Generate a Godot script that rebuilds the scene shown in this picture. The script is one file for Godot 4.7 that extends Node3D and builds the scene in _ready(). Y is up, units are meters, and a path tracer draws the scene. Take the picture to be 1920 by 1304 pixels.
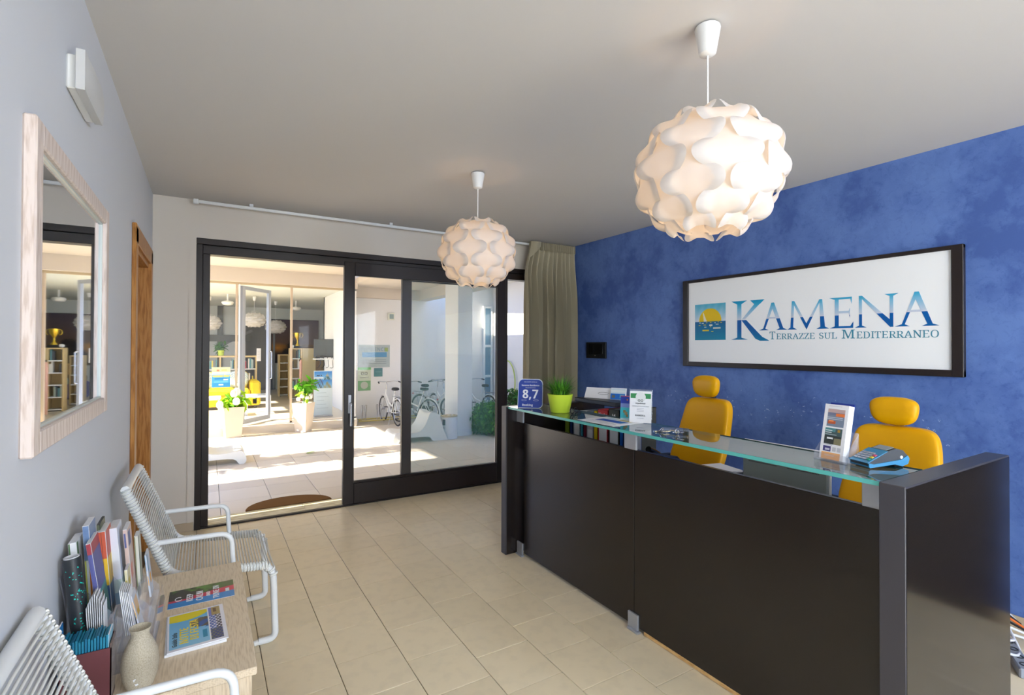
extends Node3D

# ---------------------------------------------------------------- mesh buffer
class Buf:
	var v := PackedVector3Array()
	var n := PackedVector3Array()
	var u := PackedVector2Array()
	var ix := PackedInt32Array()

	func flat(pts: Array, out: Vector3) -> void:
		var nn: Vector3 = (pts[1] - pts[0]).cross(pts[2] - pts[0])
		if nn.length() < 1e-12 and pts.size() > 3:
			nn = (pts[2] - pts[0]).cross(pts[3] - pts[0])
		nn = nn.normalized()
		var p := pts.duplicate()
		if nn.dot(out) < 0:
			p.reverse()
			nn = -nn
		var k := v.size()
		var a := nn.abs()
		for q in p:
			v.append(q)
			n.append(nn)
			if a.y >= a.x and a.y >= a.z:
				u.append(Vector2(q.x, q.z))
			elif a.x >= a.z:
				u.append(Vector2(q.z, -q.y))
			else:
				u.append(Vector2(q.x, -q.y))
		for i in range(1, p.size() - 1):
			ix.append_array(PackedInt32Array([k, k + i + 1, k + i]))

	func bx(x0: float, x1: float, y0: float, y1: float, z0: float, z1: float, r := 0.0, xf := Transform3D()) -> Buf:
		var c := Vector3(x0 + x1, y0 + y1, z0 + z1) * 0.5
		var h := Vector3(absf(x1 - x0), absf(y1 - y0), absf(z1 - z0)) * 0.5
		r = minf(r, minf(h.x, minf(h.y, h.z)) * 0.9)
		var ax := [Vector3.RIGHT, Vector3.UP, Vector3.BACK]
		var at := func(s: Vector3, face: int) -> Vector3:
			var q := Vector3()
			for i in 3:
				q[i] = s[i] * (h[i] if i == face else h[i] - r)
			return xf * (c + q)
		for i in 3:
			var j := (i + 1) % 3
			var k := (i + 2) % 3
			for s in [-1.0, 1.0]:
				var q := []
				for w in [[-1, -1], [1, -1], [1, 1], [-1, 1]]:
					var g := Vector3()
					g[i] = s
					g[j] = w[0]
					g[k] = w[1]
					q.append(at.call(g, i))
				flat(q, xf.basis * (ax[i] * s))
		if r > 0:
			for i in 3:
				var j := (i + 1) % 3
				var k := (i + 2) % 3
				for sj in [-1.0, 1.0]:
					for sk in [-1.0, 1.0]:
						var a := Vector3()
						a[i] = -1
						a[j] = sj
						a[k] = sk
						var b := a
						b[i] = 1
						flat([at.call(a, j), at.call(b, j), at.call(b, k), at.call(a, k)], xf.basis * (ax[j] * sj + ax[k] * sk))
			for sx in [-1.0, 1.0]:
				for sy in [-1.0, 1.0]:
					for sz in [-1.0, 1.0]:
						var g := Vector3(sx, sy, sz)
						flat([at.call(g, 0), at.call(g, 1), at.call(g, 2)], xf.basis * g)
		return self

	func prism(poly: PackedVector2Array, h: float, xf := Transform3D()) -> Buf:
		var p := poly
		if Geometry2D.is_polygon_clockwise(p):
			p.reverse()
		var t := Geometry2D.triangulate_polygon(p)
		for i in range(0, t.size(), 3):
			var a := p[t[i]]
			var b := p[t[i + 1]]
			var c := p[t[i + 2]]
			for z in [0.0, h]:
				flat([xf * Vector3(a.x, a.y, z), xf * Vector3(b.x, b.y, z), xf * Vector3(c.x, c.y, z)], xf.basis * Vector3(0, 0, 1 if z > 0 else -1))
		for i in p.size():
			var a := p[i]
			var b := p[(i + 1) % p.size()]
			var o := Vector3(b.y - a.y, a.x - b.x, 0)
			if o.length() > 1e-7:
				flat([xf * Vector3(a.x, a.y, 0), xf * Vector3(b.x, b.y, 0), xf * Vector3(b.x, b.y, h), xf * Vector3(a.x, a.y, h)], xf.basis * o)
		return self

	func tube(path: Array, r: float, seg := 8, closed := false, flatten := 1.0) -> Buf:
		var m := path.size()
		var side := Vector3()
		var k := v.size()
		for i in m:
			var a: Vector3 = path[(i - 1 + m) % m] if closed or i > 0 else path[0]
			var b: Vector3 = path[(i + 1) % m] if closed or i < m - 1 else path[m - 1]
			var d := (b - a).normalized()
			if side == Vector3():
				side = d.cross(Vector3.UP if absf(d.y) < 0.9 else Vector3.RIGHT).normalized()
			side = (side - d * side.dot(d)).normalized()
			var up := side.cross(d)
			for j in seg:
				var w := TAU * j / seg
				var nn := side * cos(w) + up * sin(w)
				v.append(path[i] + side * cos(w) * r * flatten + up * sin(w) * r)
				n.append(nn)
				u.append(Vector2(float(j) / seg, float(i) / m))
		for i in (m if closed else m - 1):
			for j in seg:
				var a := k + i * seg + j
				var b := k + i * seg + (j + 1) % seg
				var c := k + ((i + 1) % m) * seg + (j + 1) % seg
				var d := k + ((i + 1) % m) * seg + j
				ix.append_array(PackedInt32Array([a, b, c, a, c, d]))
		if not closed:
			for e in [0, m - 1]:
				var ring := []
				for j in seg:
					ring.append(v[k + e * seg + j])
				flat(ring, (path[0] - path[1]) if e == 0 else (path[m - 1] - path[m - 2]))
		return self

	func lathe(prof: Array, seg := 24, xf := Transform3D(), sx := 1.0, sz := 1.0) -> Buf:
		var m := prof.size()
		var ns := []
		for i in m - 1:
			var d: Vector2 = prof[i + 1] - prof[i]
			ns.append(Vector2(d.y, -d.x).normalized())
		for i in m - 1:
			var na: Vector2 = ns[i]
			var nb: Vector2 = ns[i]
			if i > 0 and ns[i - 1].dot(ns[i]) > 0.7:
				na = (ns[i - 1] + ns[i]).normalized()
			if i < m - 2 and ns[i + 1].dot(ns[i]) > 0.7:
				nb = (ns[i + 1] + ns[i]).normalized()
			var k := v.size()
			for e in 2:
				var q: Vector2 = prof[i + e]
				var nn := na if e == 0 else nb
				for j in seg:
					var w := TAU * j / seg
					v.append(xf * Vector3(q.x * cos(w) * sx, q.y, q.x * sin(w) * sz))
					n.append((xf.basis * Vector3(nn.x * cos(w) / sx, nn.y, nn.x * sin(w) / sz)).normalized())
					u.append(Vector2(float(j) / seg, q.y))
			for j in seg:
				var j2 := (j + 1) % seg
				# profile runs upwards with the outside on its right
				ix.append_array(PackedInt32Array([k + j, k + j2, k + seg + j2, k + j, k + seg + j2, k + seg + j]))
		return self

	func grid(nu: int, nv: int, f: Callable, wrap := false, flip := false) -> Buf:
		var k := v.size()
		var cols := nu if wrap else nu + 1
		for j in nv + 1:
			for i in cols:
				v.append(f.call(float(i) / nu, float(j) / nv))
				n.append(Vector3())
				u.append(Vector2(float(i) / nu, float(j) / nv))
		for j in nv:
			for i in nu:
				var a := k + j * cols + i
				var b := k + j * cols + (i + 1) % cols
				var c := k + (j + 1) * cols + (i + 1) % cols
				var d := k + (j + 1) * cols + i
				for t in [[a, b, c], [a, c, d]]:
					var nn: Vector3 = (v[t[1]] - v[t[0]]).cross(v[t[2]] - v[t[0]])
					if flip:
						nn = -nn
					for q in t:
						n[q] += nn
					ix.append_array(PackedInt32Array([t[0], t[1], t[2]] if flip else [t[0], t[2], t[1]]))
		for i in range(k, v.size()):
			n[i] = n[i].normalized() if n[i].length() > 1e-14 else Vector3.UP
		return self

	func blob(c: Vector3, h: Vector3, e1 := 0.5, e2 := 0.5, warp = null, nu := 28, nv := 16) -> Buf:
		# superellipsoid; e small = boxy
		var pw := func(x: float, e: float) -> float:
			return signf(x) * pow(absf(x), e)
		return grid(nu, nv, func(a: float, b: float) -> Vector3:
			var th := a * TAU
			var ph := (b - 0.5) * PI
			var q := Vector3(pw.call(cos(ph), e1) * pw.call(cos(th), e2), pw.call(sin(ph), e1), pw.call(cos(ph), e1) * pw.call(sin(th), e2)) * h
			if warp != null:
				q = warp.call(q)
			return c + q, true, true)

	func mesh() -> ArrayMesh:
		var a := []
		a.resize(Mesh.ARRAY_MAX)
		a[Mesh.ARRAY_VERTEX] = v
		a[Mesh.ARRAY_NORMAL] = n
		a[Mesh.ARRAY_TEX_UV] = u
		a[Mesh.ARRAY_INDEX] = ix
		var m := ArrayMesh.new()
		m.add_surface_from_arrays(Mesh.PRIMITIVE_TRIANGLES, a)
		return m

# ---------------------------------------------------------------- helpers
var M := {}
var used := {}

func B() -> Buf:
	return Buf.new()

func box(x0: float, x1: float, y0: float, y1: float, z0: float, z1: float, r := 0.0) -> Buf:
	return Buf.new().bx(x0, x1, y0, y1, z0, z1, r)

func numbered(s: String) -> String:
	if not used.has(s):
		used[s] = 0
		return s
	used[s] += 1
	return "%s_%03d" % [s, used[s]]

func thing(called: String, label: String, category: String, at := Vector3.ZERO, turn := 0.0, group := "") -> Node3D:
	var o := Node3D.new()
	o.name = numbered(called)
	add_child(o)
	o.position = at
	o.rotation.y = turn
	tag(o, label, category, group)
	return o

func tag(o: Node, label: String, category: String, group := "") -> Node:
	o.set_meta("label", label)
	o.set_meta("category", category)
	if group:
		o.set_meta("group", group)
	return o

func obj(called: String, shape, m: Material, parent: Node = null, xf := Transform3D()) -> MeshInstance3D:
	var o := MeshInstance3D.new()
	o.mesh = shape.mesh() if shape is Buf else shape
	o.material_override = m
	o.transform = xf
	if parent == null:
		o.name = numbered(called)
		add_child(o)
	else:
		o.name = called
		parent.add_child(o, true)
	return o

func struct(called: String, shape, m: Material, label: String, parent: Node = null) -> MeshInstance3D:
	var o := obj(called, shape, m, parent)
	if parent == null:
		o.set_meta("kind", "structure")
		o.set_meta("label", label)
	return o

func stuff(o: Node) -> Node:
	o.set_meta("kind", "stuff")
	return o

func dup(root: Node3D, at: Vector3, turn: float, label: String) -> Node3D:
	var base := String(root.name)
	var rx := RegEx.create_from_string("_\\d{3}$")
	var r: Node3D = root.duplicate()
	r.name = numbered(rx.sub(base, ""))
	add_child(r)
	r.position = at
	r.rotation.y = turn
	r.set_meta("label", label)
	return r

func mat(c: Color, rough := 0.6, spec := 0.5, metal := 0.0) -> StandardMaterial3D:
	var m := StandardMaterial3D.new()
	m.albedo_color = c
	m.roughness = rough
	m.metallic_specular = spec
	m.metallic = metal
	return m

func rgb(r: int, g: int, b: int) -> Color:
	return Color8(r, g, b)

func pane(c: Color, alpha: float, spec := 0.5) -> StandardMaterial3D:
	var m := mat(c, 0.0, spec)
	m.transparency = BaseMaterial3D.TRANSPARENCY_ALPHA
	m.albedo_color.a = alpha
	return m

func noise_tex(size: int, freq: float, cols: Array, offs: Array, seed_ := 1, oct := 4, type := FastNoiseLite.TYPE_SIMPLEX_SMOOTH) -> NoiseTexture2D:
	var f := FastNoiseLite.new()
	f.seed = seed_
	f.noise_type = type
	f.frequency = freq
	f.fractal_octaves = oct
	var t := NoiseTexture2D.new()
	t.width = size
	t.height = size
	t.seamless = true
	t.noise = f
	if cols.size():
		var g := Gradient.new()
		g.colors = PackedColorArray(cols)
		g.offsets = PackedFloat32Array(offs)
		t.color_ramp = g
	return t

func grained(base: Color, dark: Color, rough: float, scale: Vector3, seed_ := 3) -> StandardMaterial3D:
	var m := mat(Color.WHITE, rough, 0.4)
	m.albedo_texture = noise_tex(256, 0.02, [dark, base, base.lightened(0.05)], [0.2, 0.55, 0.85], seed_)
	m.uv1_triplanar = true
	m.uv1_scale = scale
	return m

func pic(w: int, h: int, bg: Color, ops: Array) -> ImageTexture:
	var im := Image.create(w, h, false, Image.FORMAT_RGB8)
	im.fill(bg)
	for o in ops:
		im.fill_rect(Rect2i(o[0], o[1], o[2], o[3]), o[4])
	return ImageTexture.create_from_image(im)

func printed(t: Texture2D, rough := 0.45) -> StandardMaterial3D:
	var m := mat(Color.WHITE, rough, 0.4)
	m.albedo_texture = t
	m.texture_repeat = false
	return m

func quad(w: float, h: float) -> QuadMesh:
	var q := QuadMesh.new()
	q.size = Vector2(w, h)
	return q

func text(s: String, h: float, font := "Droid Sans", bold := false, depth := 0.0006) -> TextMesh:
	var t := TextMesh.new()
	var f := SystemFont.new()
	f.font_names = PackedStringArray([font])
	if bold:
		f.font_weight = 700
	t.text = s
	t.font = f
	t.font_size = 48
	t.pixel_size = h / 35.0
	t.depth = depth
	t.curve_step = 2.0
	return t

func arc(c: Vector3, a: Vector3, b: Vector3, from: float, to: float, n: int) -> Array:
	var r := []
	for i in n + 1:
		var w := lerpf(from, to, float(i) / n)
		r.append(c + a * cos(w) + b * sin(w))
	return r

func bend(pts: Array, r: float, n := 5) -> Array:
	# rounds the inner corners of a polyline
	var o := [pts[0]]
	for i in range(1, pts.size() - 1):
		var p: Vector3 = pts[i]
		var a: Vector3 = pts[i - 1] - p
		var b: Vector3 = pts[i + 1] - p
		var q := minf(r, minf(a.length(), b.length()) * 0.49)
		var s := p + a.normalized() * q
		var e := p + b.normalized() * q
		for k in n + 1:
			var t := float(k) / n
			o.append(s.lerp(p, t).lerp(p.lerp(e, t), t))
	o.append(pts[-1])
	return o

func at(p: Vector3, e := Vector3.ZERO) -> Transform3D:
	return Transform3D(Basis.from_euler(e), p)

func leaf_mesh(l: float, w: float, fold := 0.25) -> ArrayMesh:
	var b := B()
	b.grid(2, 5, func(a: float, t: float) -> Vector3:
		var s := (a - 0.5) * 2.0
		var ww := w * 0.5 * sin(PI * clampf(t * 0.92 + 0.06, 0, 1))
		return Vector3(s * ww, absf(s) * ww * fold - t * t * l * 0.3, -t * l))
	return b.mesh()

# ---------------------------------------------------------------- scene
func _ready() -> void:
	seed(7)
	set_camera_and_light()
	make_materials()
	room()
	doors()
	courtyard()
	counter()
	counter_items()
	desk_items()
	blue_wall_things()
	lamps()
	left_side()
	outdoor_things()
	lounge()

func set_camera_and_light() -> void:
	var cam := Camera3D.new()
	cam.name = "camera"
	cam.projection = Camera3D.PROJECTION_FRUSTUM
	cam.near = 0.05
	cam.far = 200.0
	cam.size = 0.05 * 1304.0 / 947.1
	cam.frustum_offset = Vector2(0, -0.05 * 9.8 / 947.1)
	cam.position = Vector3(0, 1.5, 0)
	cam.basis = Basis.from_euler(Vector3(0.009317, -0.544107, 0.003508))
	add_child(cam)
	cam.current = true

	var e := Environment.new()
	var sky := Sky.new()
	var sm := ProceduralSkyMaterial.new()
	sm.sky_top_color = Color(0.34, 0.58, 0.92)
	sm.sky_horizon_color = Color(0.80, 0.88, 0.98)
	sm.ground_bottom_color = Color(0.42, 0.40, 0.37)
	sm.ground_horizon_color = Color(0.70, 0.72, 0.74)
	sm.sky_energy_multiplier = 1.75
	sky.sky_material = sm
	e.background_mode = Environment.BG_SKY
	e.sky = sky
	e.tonemap_mode = Environment.TONE_MAPPER_LINEAR
	e.tonemap_exposure = 1.34
	e.sdfgi_enabled = true
	e.ssao_enabled = true
	e.ssil_enabled = true
	var we := WorldEnvironment.new()
	we.name = "world"
	we.environment = e
	add_child(we)

	var sun := DirectionalLight3D.new()
	sun.name = "sun"
	sun.light_color = Color(1.0, 0.95, 0.86)
	sun.light_energy = 6.0
	sun.light_angular_distance = 0.6
	sun.shadow_enabled = true
	sun.sky_mode = DirectionalLight3D.SKY_MODE_LIGHT_ONLY
	var d := Vector3(1.0, -0.62, -0.012).normalized()
	sun.basis = Basis.looking_at(d, Vector3.UP)
	add_child(sun)

	# daylight through the two side windows behind the camera
	for side in [-1, 1]:
		var a := AreaLight3D.new()
		a.name = "window_daylight"
		a.area_size = Vector2(2.5, 1.6)
		a.light_color = Color(0.90, 0.95, 1.0)
		a.light_energy = 24.0 if side > 0 else 24.0
		a.area_range = 20.0
		a.shadow_enabled = true
		a.position = Vector3(3.68 if side > 0 else -0.33, 1.6, 4.3)
		a.rotation.y = PI / 2 if side > 0 else -PI / 2
		add_child(a, true)

func make_materials() -> void:
	# plaster
	var w := mat(rgb(232, 233, 234), 0.75, 0.3)
	M.white = w
	M.wall_left = mat(rgb(216, 218, 222), 0.75, 0.3)
	M.wall_back = mat(rgb(222, 214, 203), 0.8, 0.3)
	M.ceiling = mat(rgb(214, 211, 208), 0.85, 0.2)
	M.plaster_out = mat(rgb(236, 235, 232), 0.85, 0.2)
	M.cream = mat(rgb(216, 205, 190), 0.85, 0.2)
	M.blue = blue_plaster()
	M.grout = mat(rgb(120, 105, 85), 0.9, 0.1)
	M.tiles = []
	for c in [rgb(241, 225, 193), rgb(244, 228, 196), rgb(238, 222, 190)]:
		var t := mat(Color.WHITE, 0.34, 0.45)
		t.albedo_texture = noise_tex(256, 0.03, [c.darkened(0.02), c, c.lightened(0.015)], [0.2, 0.5, 0.85], 11)
		t.uv1_triplanar = true
		t.uv1_world_triplanar = true
		t.uv1_scale = Vector3(1.3, 1.3, 1.3)
		M.tiles.append(t)
	M.paving = []
	for c in [rgb(224, 214, 198), rgb(228, 219, 204), rgb(220, 210, 194)]:
		M.paving.append(mat(c, 0.55, 0.4))
	M.skirting = mat(rgb(190, 172, 146), 0.5)
	M.frame = mat(rgb(36, 28, 27), 0.38, 0.45)
	M.glass = pane(Color(1, 1, 1), 0.02, 0.18)
	M.tint_glass = pane(Color(0.42, 0.66, 0.66), 0.24, 0.35)
	M.acrylic = pane(Color(0.86, 0.88, 0.95), 0.10)
	M.steel = mat(rgb(196, 198, 204), 0.22, 0.5, 1.0)
	M.alu = mat(rgb(178, 182, 190), 0.42, 0.5, 0.6)
	M.alu_light = mat(rgb(214, 208, 200), 0.5, 0.5, 0.15)
	M.counter = mat(rgb(32, 26, 24), 0.25, 0.5)
	M.counter_gloss = mat(rgb(24, 20, 19), 0.15, 0.5)
	M.counter_edge = mat(rgb(62, 60, 66), 0.36)
	M.raw_wood = grained(rgb(222, 180, 120), rgb(196, 150, 92), 0.7, Vector3(8, 8, 2))
	M.door_wood = grained(rgb(190, 132, 66), rgb(160, 104, 46), 0.38, Vector3(9, 0.9, 9), 8)
	M.door_leaf = grained(rgb(160, 106, 40), rgb(132, 84, 28), 0.4, Vector3(9, 0.9, 9), 9)
	M.oak = grained(rgb(238, 218, 188), rgb(220, 198, 166), 0.5, Vector3(30, 30, 2.2), 4)
	M.oak_side = grained(rgb(238, 218, 188), rgb(220, 198, 166), 0.5, Vector3(30, 2.2, 30), 4)
	M.mirror_frame = grained(rgb(228, 212, 202), rgb(206, 186, 172), 0.5, Vector3(14, 1.6, 14), 6)
	M.mirror = mat(rgb(225, 232, 240), 0.02, 0.5, 1.0)
	M.paper = mat(rgb(238, 238, 240), 0.6, 0.3)
	M.white_paint = mat(rgb(236, 238, 238), 0.32, 0.5)
	M.cord = mat(rgb(234, 234, 228), 0.5, 0.4)
	M.white_plastic = mat(rgb(238, 238, 236), 0.35, 0.5)
	M.black = mat(rgb(16, 17, 19), 0.4)
	M.black_gloss = mat(rgb(12, 13, 16), 0.12)
	M.dark_grey = mat(rgb(52, 54, 56), 0.45)
	M.rubber = mat(rgb(22, 22, 24), 0.8)
	M.yellow = mat(rgb(232, 168, 0), 0.42, 0.4)
	M.lime = mat(rgb(196, 222, 62), 0.38, 0.5)
	M.green = mat(rgb(92, 160, 40), 0.5, 0.35)
	M.green.backlight_enabled = true
	M.green.backlight = Color(0.25, 0.4, 0.08)
	M.green_dark = mat(rgb(48, 108, 32), 0.55, 0.3)
	M.green_light = mat(rgb(150, 190, 40), 0.5, 0.35)
	M.green_light.backlight_enabled = true
	M.green_light.backlight = Color(0.4, 0.5, 0.08)
	M.hedge = mat(rgb(52, 122, 46), 0.6, 0.25)
	M.petal = mat(rgb(246, 240, 232), 0.6)
	M.pink = mat(rgb(206, 120, 150), 0.6)
	M.red = mat(rgb(206, 62, 40), 0.55)
	M.curtain = curtain_cloth()
	M.coir = mat(Color.WHITE, 0.95, 0.1)
	M.coir.albedo_texture = noise_tex(256, 0.2, [rgb(86, 62, 38), rgb(124, 92, 58), rgb(146, 112, 74)], [0.2, 0.5, 0.85], 21)
	M.coir.uv1_triplanar = true
	M.coir.uv1_scale = Vector3(8, 8, 8)
	M.stone = mat(Color.WHITE, 0.5, 0.4)
	M.stone.albedo_texture = noise_tex(256, 0.02, [rgb(196, 184, 146), rgb(222, 212, 178), rgb(234, 226, 198)], [0.2, 0.5, 0.85], 31)
	M.stone.uv1_triplanar = true
	M.stone.uv1_scale = Vector3(1, 1, 4)
	M.shade = mat(rgb(212, 211, 213), 0.5, 0.4)
	M.shade.backlight_enabled = true
	M.shade.backlight = Color(0.8, 0.78, 0.74)
	M.bulb = mat(rgb(255, 240, 210), 0.4)
	M.bulb.emission_enabled = true
	M.bulb.emission = Color(1.0, 0.72, 0.42)
	M.bulb.emission_energy_multiplier = 1.5
	M.teal = mat(rgb(30, 130, 160), 0.5)
	M.sofa = mat(rgb(226, 196, 40), 0.75, 0.2)
	M.navy = mat(rgb(24, 58, 150), 0.75, 0.2)
	M.beech = mat(rgb(214, 190, 140), 0.5, 0.4)
	M.lounge_wall = mat(rgb(222, 226, 220), 0.8, 0.2)
	M.lounge_dark = mat(rgb(110, 112, 112), 0.8, 0.2)
	M.lounge_floor = mat(rgb(206, 196, 178), 0.3, 0.5)
	M.patina = mat(Color.WHITE, 0.6)
	M.patina.albedo_texture = noise_tex(128, 0.08, [rgb(120, 160, 180), rgb(226, 232, 226), rgb(240, 240, 232)], [0.3, 0.5, 0.8], 51)
	M.patina.uv1_triplanar = true
	M.patina.uv1_scale = Vector3(4, 4, 4)
	M.clay = mat(Color.WHITE, 0.7, 0.35)
	M.clay.albedo_texture = noise_tex(256, 0.12, [rgb(168, 156, 134), rgb(192, 182, 160), rgb(206, 197, 178)], [0.2, 0.5, 0.85], 61)
	M.clay.uv1_triplanar = true
	M.clay.uv1_scale = Vector3(6, 6, 6)
	M.shelf_glass = pane(Color(0.16, 0.34, 0.35), 0.5, 0.6)
	M.glass_edge = mat(rgb(96, 186, 180), 0.15, 0.5)
	M.acrylic_edge = mat(rgb(206, 214, 228), 0.2, 0.5)

func blue_plaster() -> StandardMaterial3D:
	# trowelled blue stucco: layered noise with pale scuffs where chairs rub it
	var w := 2040
	var h := 640
	var f1 := FastNoiseLite.new()
	f1.seed = 4
	f1.frequency = 0.006
	f1.fractal_octaves = 4
	f1.domain_warp_enabled = true
	f1.domain_warp_amplitude = 60.0
	var f2 := FastNoiseLite.new()
	f2.seed = 9
	f2.frequency = 0.022
	f2.fractal_octaves = 3
	f2.domain_warp_enabled = true
	f2.domain_warp_amplitude = 30.0
	var a := f1.get_image(w, h)
	var f3 := FastNoiseLite.new()
	f3.seed = 23
	f3.frequency = 0.045
	f3.fractal_octaves = 3
	f3.fractal_type = FastNoiseLite.FRACTAL_RIDGED
	f3.domain_warp_enabled = true
	f3.domain_warp_amplitude = 18.0
	var c3 := f3.get_image(w, h)
	var b := f2.get_image(w, h)
	var im := Image.create(w, h, false, Image.FORMAT_RGB8)
	var deep := rgb(71, 97, 160)
	var mid := rgb(87, 115, 177)
	var pale := rgb(99, 128, 189)
	for y in h:
		for x in w:
			var s := a.get_pixel(x, y).r * 0.65 + b.get_pixel(x, y).r * 0.35
			s = clampf((s - 0.5) * 2.3 + 0.55, 0.0, 1.0)
			var k := c3.get_pixel(x, y).r
			s = clampf(s - maxf(0.0, k - 0.74) * 1.7, 0.0, 1.0)
			im.set_pixel(x, y, deep.lerp(mid, s * 2.0) if s < 0.5 else mid.lerp(pale, s * 2.0 - 1.0))
	var r := RandomNumberGenerator.new()
	r.seed = 12
	for i in 70:
		# scuffs: u runs along the wall from the door corner (0) to behind the camera (1)
		var z := r.randf_range(-3.35, -1.2)
		var yy := 1.03 + r.randfn(0.0, 0.06) - (z + 3.0) * 0.02
		var px := int((z + 4.86) / 7.86 * w)
		var py := int((2.7 - yy) / 2.7 * h)
		var n := r.randi_range(1, 4)
		for k in n:
			var q := Vector2i(px + k, py + r.randi_range(-1, 1))
			if q.x > 1 and q.x < w - 1 and q.y > 1 and q.y < h - 1:
				im.set_pixelv(q, rgb(226, 232, 244).lerp(mid, r.randf() * 0.5))
	var m := mat(Color.WHITE, 0.5, 0.35)
	m.albedo_texture = ImageTexture.create_from_image(im)
	m.texture_repeat = false
	m.heightmap_enabled = false
	return m

func curtain_cloth() -> StandardMaterial3D:
	var m := mat(rgb(172, 163, 138), 0.8, 0.25)
	m.backlight_enabled = true
	m.backlight = Color(0.10, 0.095, 0.07)
	m.rim_enabled = true
	m.rim = 0.3
	return m

# ---------------------------------------------------------------- room shell
const XL := -0.37
const XR := 3.727
const ZB := -4.86
const ZF := 6.2
const H := 2.695

func room() -> void:
	# floor: a mortar bed with the tiles as pieces
	var fl := struct("floor", box(XL - 0.2, XR + 0.2, -0.15, -0.004, ZB - 0.04, ZF + 0.1), M.grout, "mortar bed under the beige floor tiles of the reception room")
	var p := 0.2945
	var tm := B().bx(-p / 2 + 0.0015, p / 2 - 0.0015, -0.01, 0.0, -p / 2 + 0.0015, p / 2 - 0.0015, 0.0012).mesh()
	var rng := RandomNumberGenerator.new()
	rng.seed = 5
	var rest := B()
	for i in range(-3, 11):
		var x0 := 0.534 + i * p
		var a := maxf(x0, XL)
		var b := minf(x0 + p, XR)
		if b - a < 0.02:
			continue
		for k in range(-9, 31):
			var z1 := -2.7675 + k * p + (p / 2 if i % 2 != 0 else 0.0)
			var c := maxf(z1 - p, ZB)
			var d := minf(z1, ZF)
			if d - c < 0.02:
				continue
			if c > -0.35:
				rest.bx(a + 0.0015, b - 0.0015, -0.01, 0, c + 0.0015, d - 0.0015)
				continue
			var m: Material = M.tiles[rng.randi() % 3]
			if b - a > p - 0.001 and d - c > p - 0.001:
				var o := obj("tile", tm, m, fl, at(Vector3((a + b) / 2, rng.randf_range(-0.0004, 0.0004), (c + d) / 2)))
			else:
				obj("tile", box(a + 0.0015, b - 0.0015, -0.01, 0, c + 0.0015, d - 0.0015, 0.001), m, fl)
	stuff(obj("tile", rest, M.tiles[0], fl))

	struct("ceiling", box(XL - 0.2, XR + 0.2, H, H + 0.2, ZB - 0.2, ZF + 0.2), M.ceiling, "plain white ceiling with two pendant lamps")
	# left wall with the doorway
	var wl := B()
	wl.bx(XL - 0.2, XL, 0, H, -3.69, 3.0)
	wl.bx(XL - 0.2, XL, 0, H, 5.6, ZF)
	wl.bx(XL - 0.2, XL, 0, 0.75, 3.0, 5.6)
	wl.bx(XL - 0.2, XL, 2.45, H, 3.0, 5.6)
	wl.bx(XL - 0.2, XL, 0, H, ZB - 0.2, -4.545)
	wl.bx(XL - 0.2, XL, 2.11, H, -4.545, -3.69)
	struct("wall_left", wl, M.wall_left, "white left wall with the framed mirror and wooden doorway")
	# door wall
	var wb := B()
	wb.bx(XL, -0.075, 0, H, ZB - 0.2, ZB)
	wb.bx(-0.075, 3.56, 2.385, H, ZB - 0.2, ZB)
	wb.bx(3.56, XR, 0, H, ZB - 0.2, ZB)
	struct("wall_back", wb, M.wall_back, "white end wall around the dark glazed sliding door")
	var cas := B()
	cas.bx(-0.125, -0.075, 0.06, 2.43, ZB, ZB + 0.008)
	cas.bx(-0.075, 3.0, 2.385, 2.43, ZB, ZB + 0.008)
	struct("trim_1", cas, M.wall_back, "thin raised plaster band around the sliding door")
	# blue wall: box plus mapped face
	var wr := struct("wall_right", box(XR + 0.002, XR + 0.2, 0, H, ZB - 0.2, 3.0).bx(XR + 0.002, XR + 0.2, 0, H, 5.6, ZF).bx(XR + 0.002, XR + 0.2, 0, 0.75, 3.0, 5.6).bx(XR + 0.002, XR + 0.2, 2.45, H, 3.0, 5.6), M.blue, "blue trowelled plaster wall behind the reception counter")
	var face := B()
	face.flat([Vector3(XR, 0, ZB), Vector3(XR, 0, 3.0), Vector3(XR, H, 3.0), Vector3(XR, H, ZB)], Vector3.LEFT)
	for i in 4:
		var q := face.v[i]
		face.u[i] = Vector2((q.z + 4.86) / 7.86, (2.7 - q.y) / 2.7)
	obj("plaster_face", face, M.blue, wr)
	# wall behind the camera with a wide window
	struct("wall_front", box(XL - 0.2, XR + 0.2, 0, H, ZF, ZF + 0.2), M.white, "white wall behind the camera")
	for side in [-1, 1]:
		var x := XR + 0.1 if side > 0 else XL - 0.1
		var win := B()
		for z in [3.0, 4.27, 5.54]:
			win.bx(x - 0.03, x + 0.03, 0.75, 2.45, z, z + 0.06)
		win.bx(x - 0.03, x + 0.03, 0.75, 0.81, 3.0, 5.6)
		win.bx(x - 0.03, x + 0.03, 2.39, 2.45, 3.0, 5.6)
		var wn := struct("window_1" if side > 0 else "window_4", win, M.white_paint, "white framed side window behind the camera, %s side" % ("right" if side > 0 else "left"))
		obj("pane", box(x - 0.002, x + 0.002, 0.81, 2.39, 3.06, 5.54), M.glass, wn)
	# skirtings
	struct("baseboard_left", box(XL, XL + 0.01, 0, 0.07, -3.59, ZF, 0.002).bx(XL, XL + 0.01, 0, 0.07, ZB, -4.64), M.skirting, "low beige tile skirting along the left wall")
	struct("baseboard_right", box(XR - 0.012, XR, 0, 0.07, ZB, ZF, 0.002), M.skirting, "low beige tile skirting under the blue wall")
	struct("baseboard_back", box(XL, -0.08, 0, 0.07, ZB, ZB + 0.01, 0.002), M.skirting, "short beige tile skirting left of the sliding door")

	# wooden doorway in the left wall
	var dr := Node3D.new()
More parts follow.
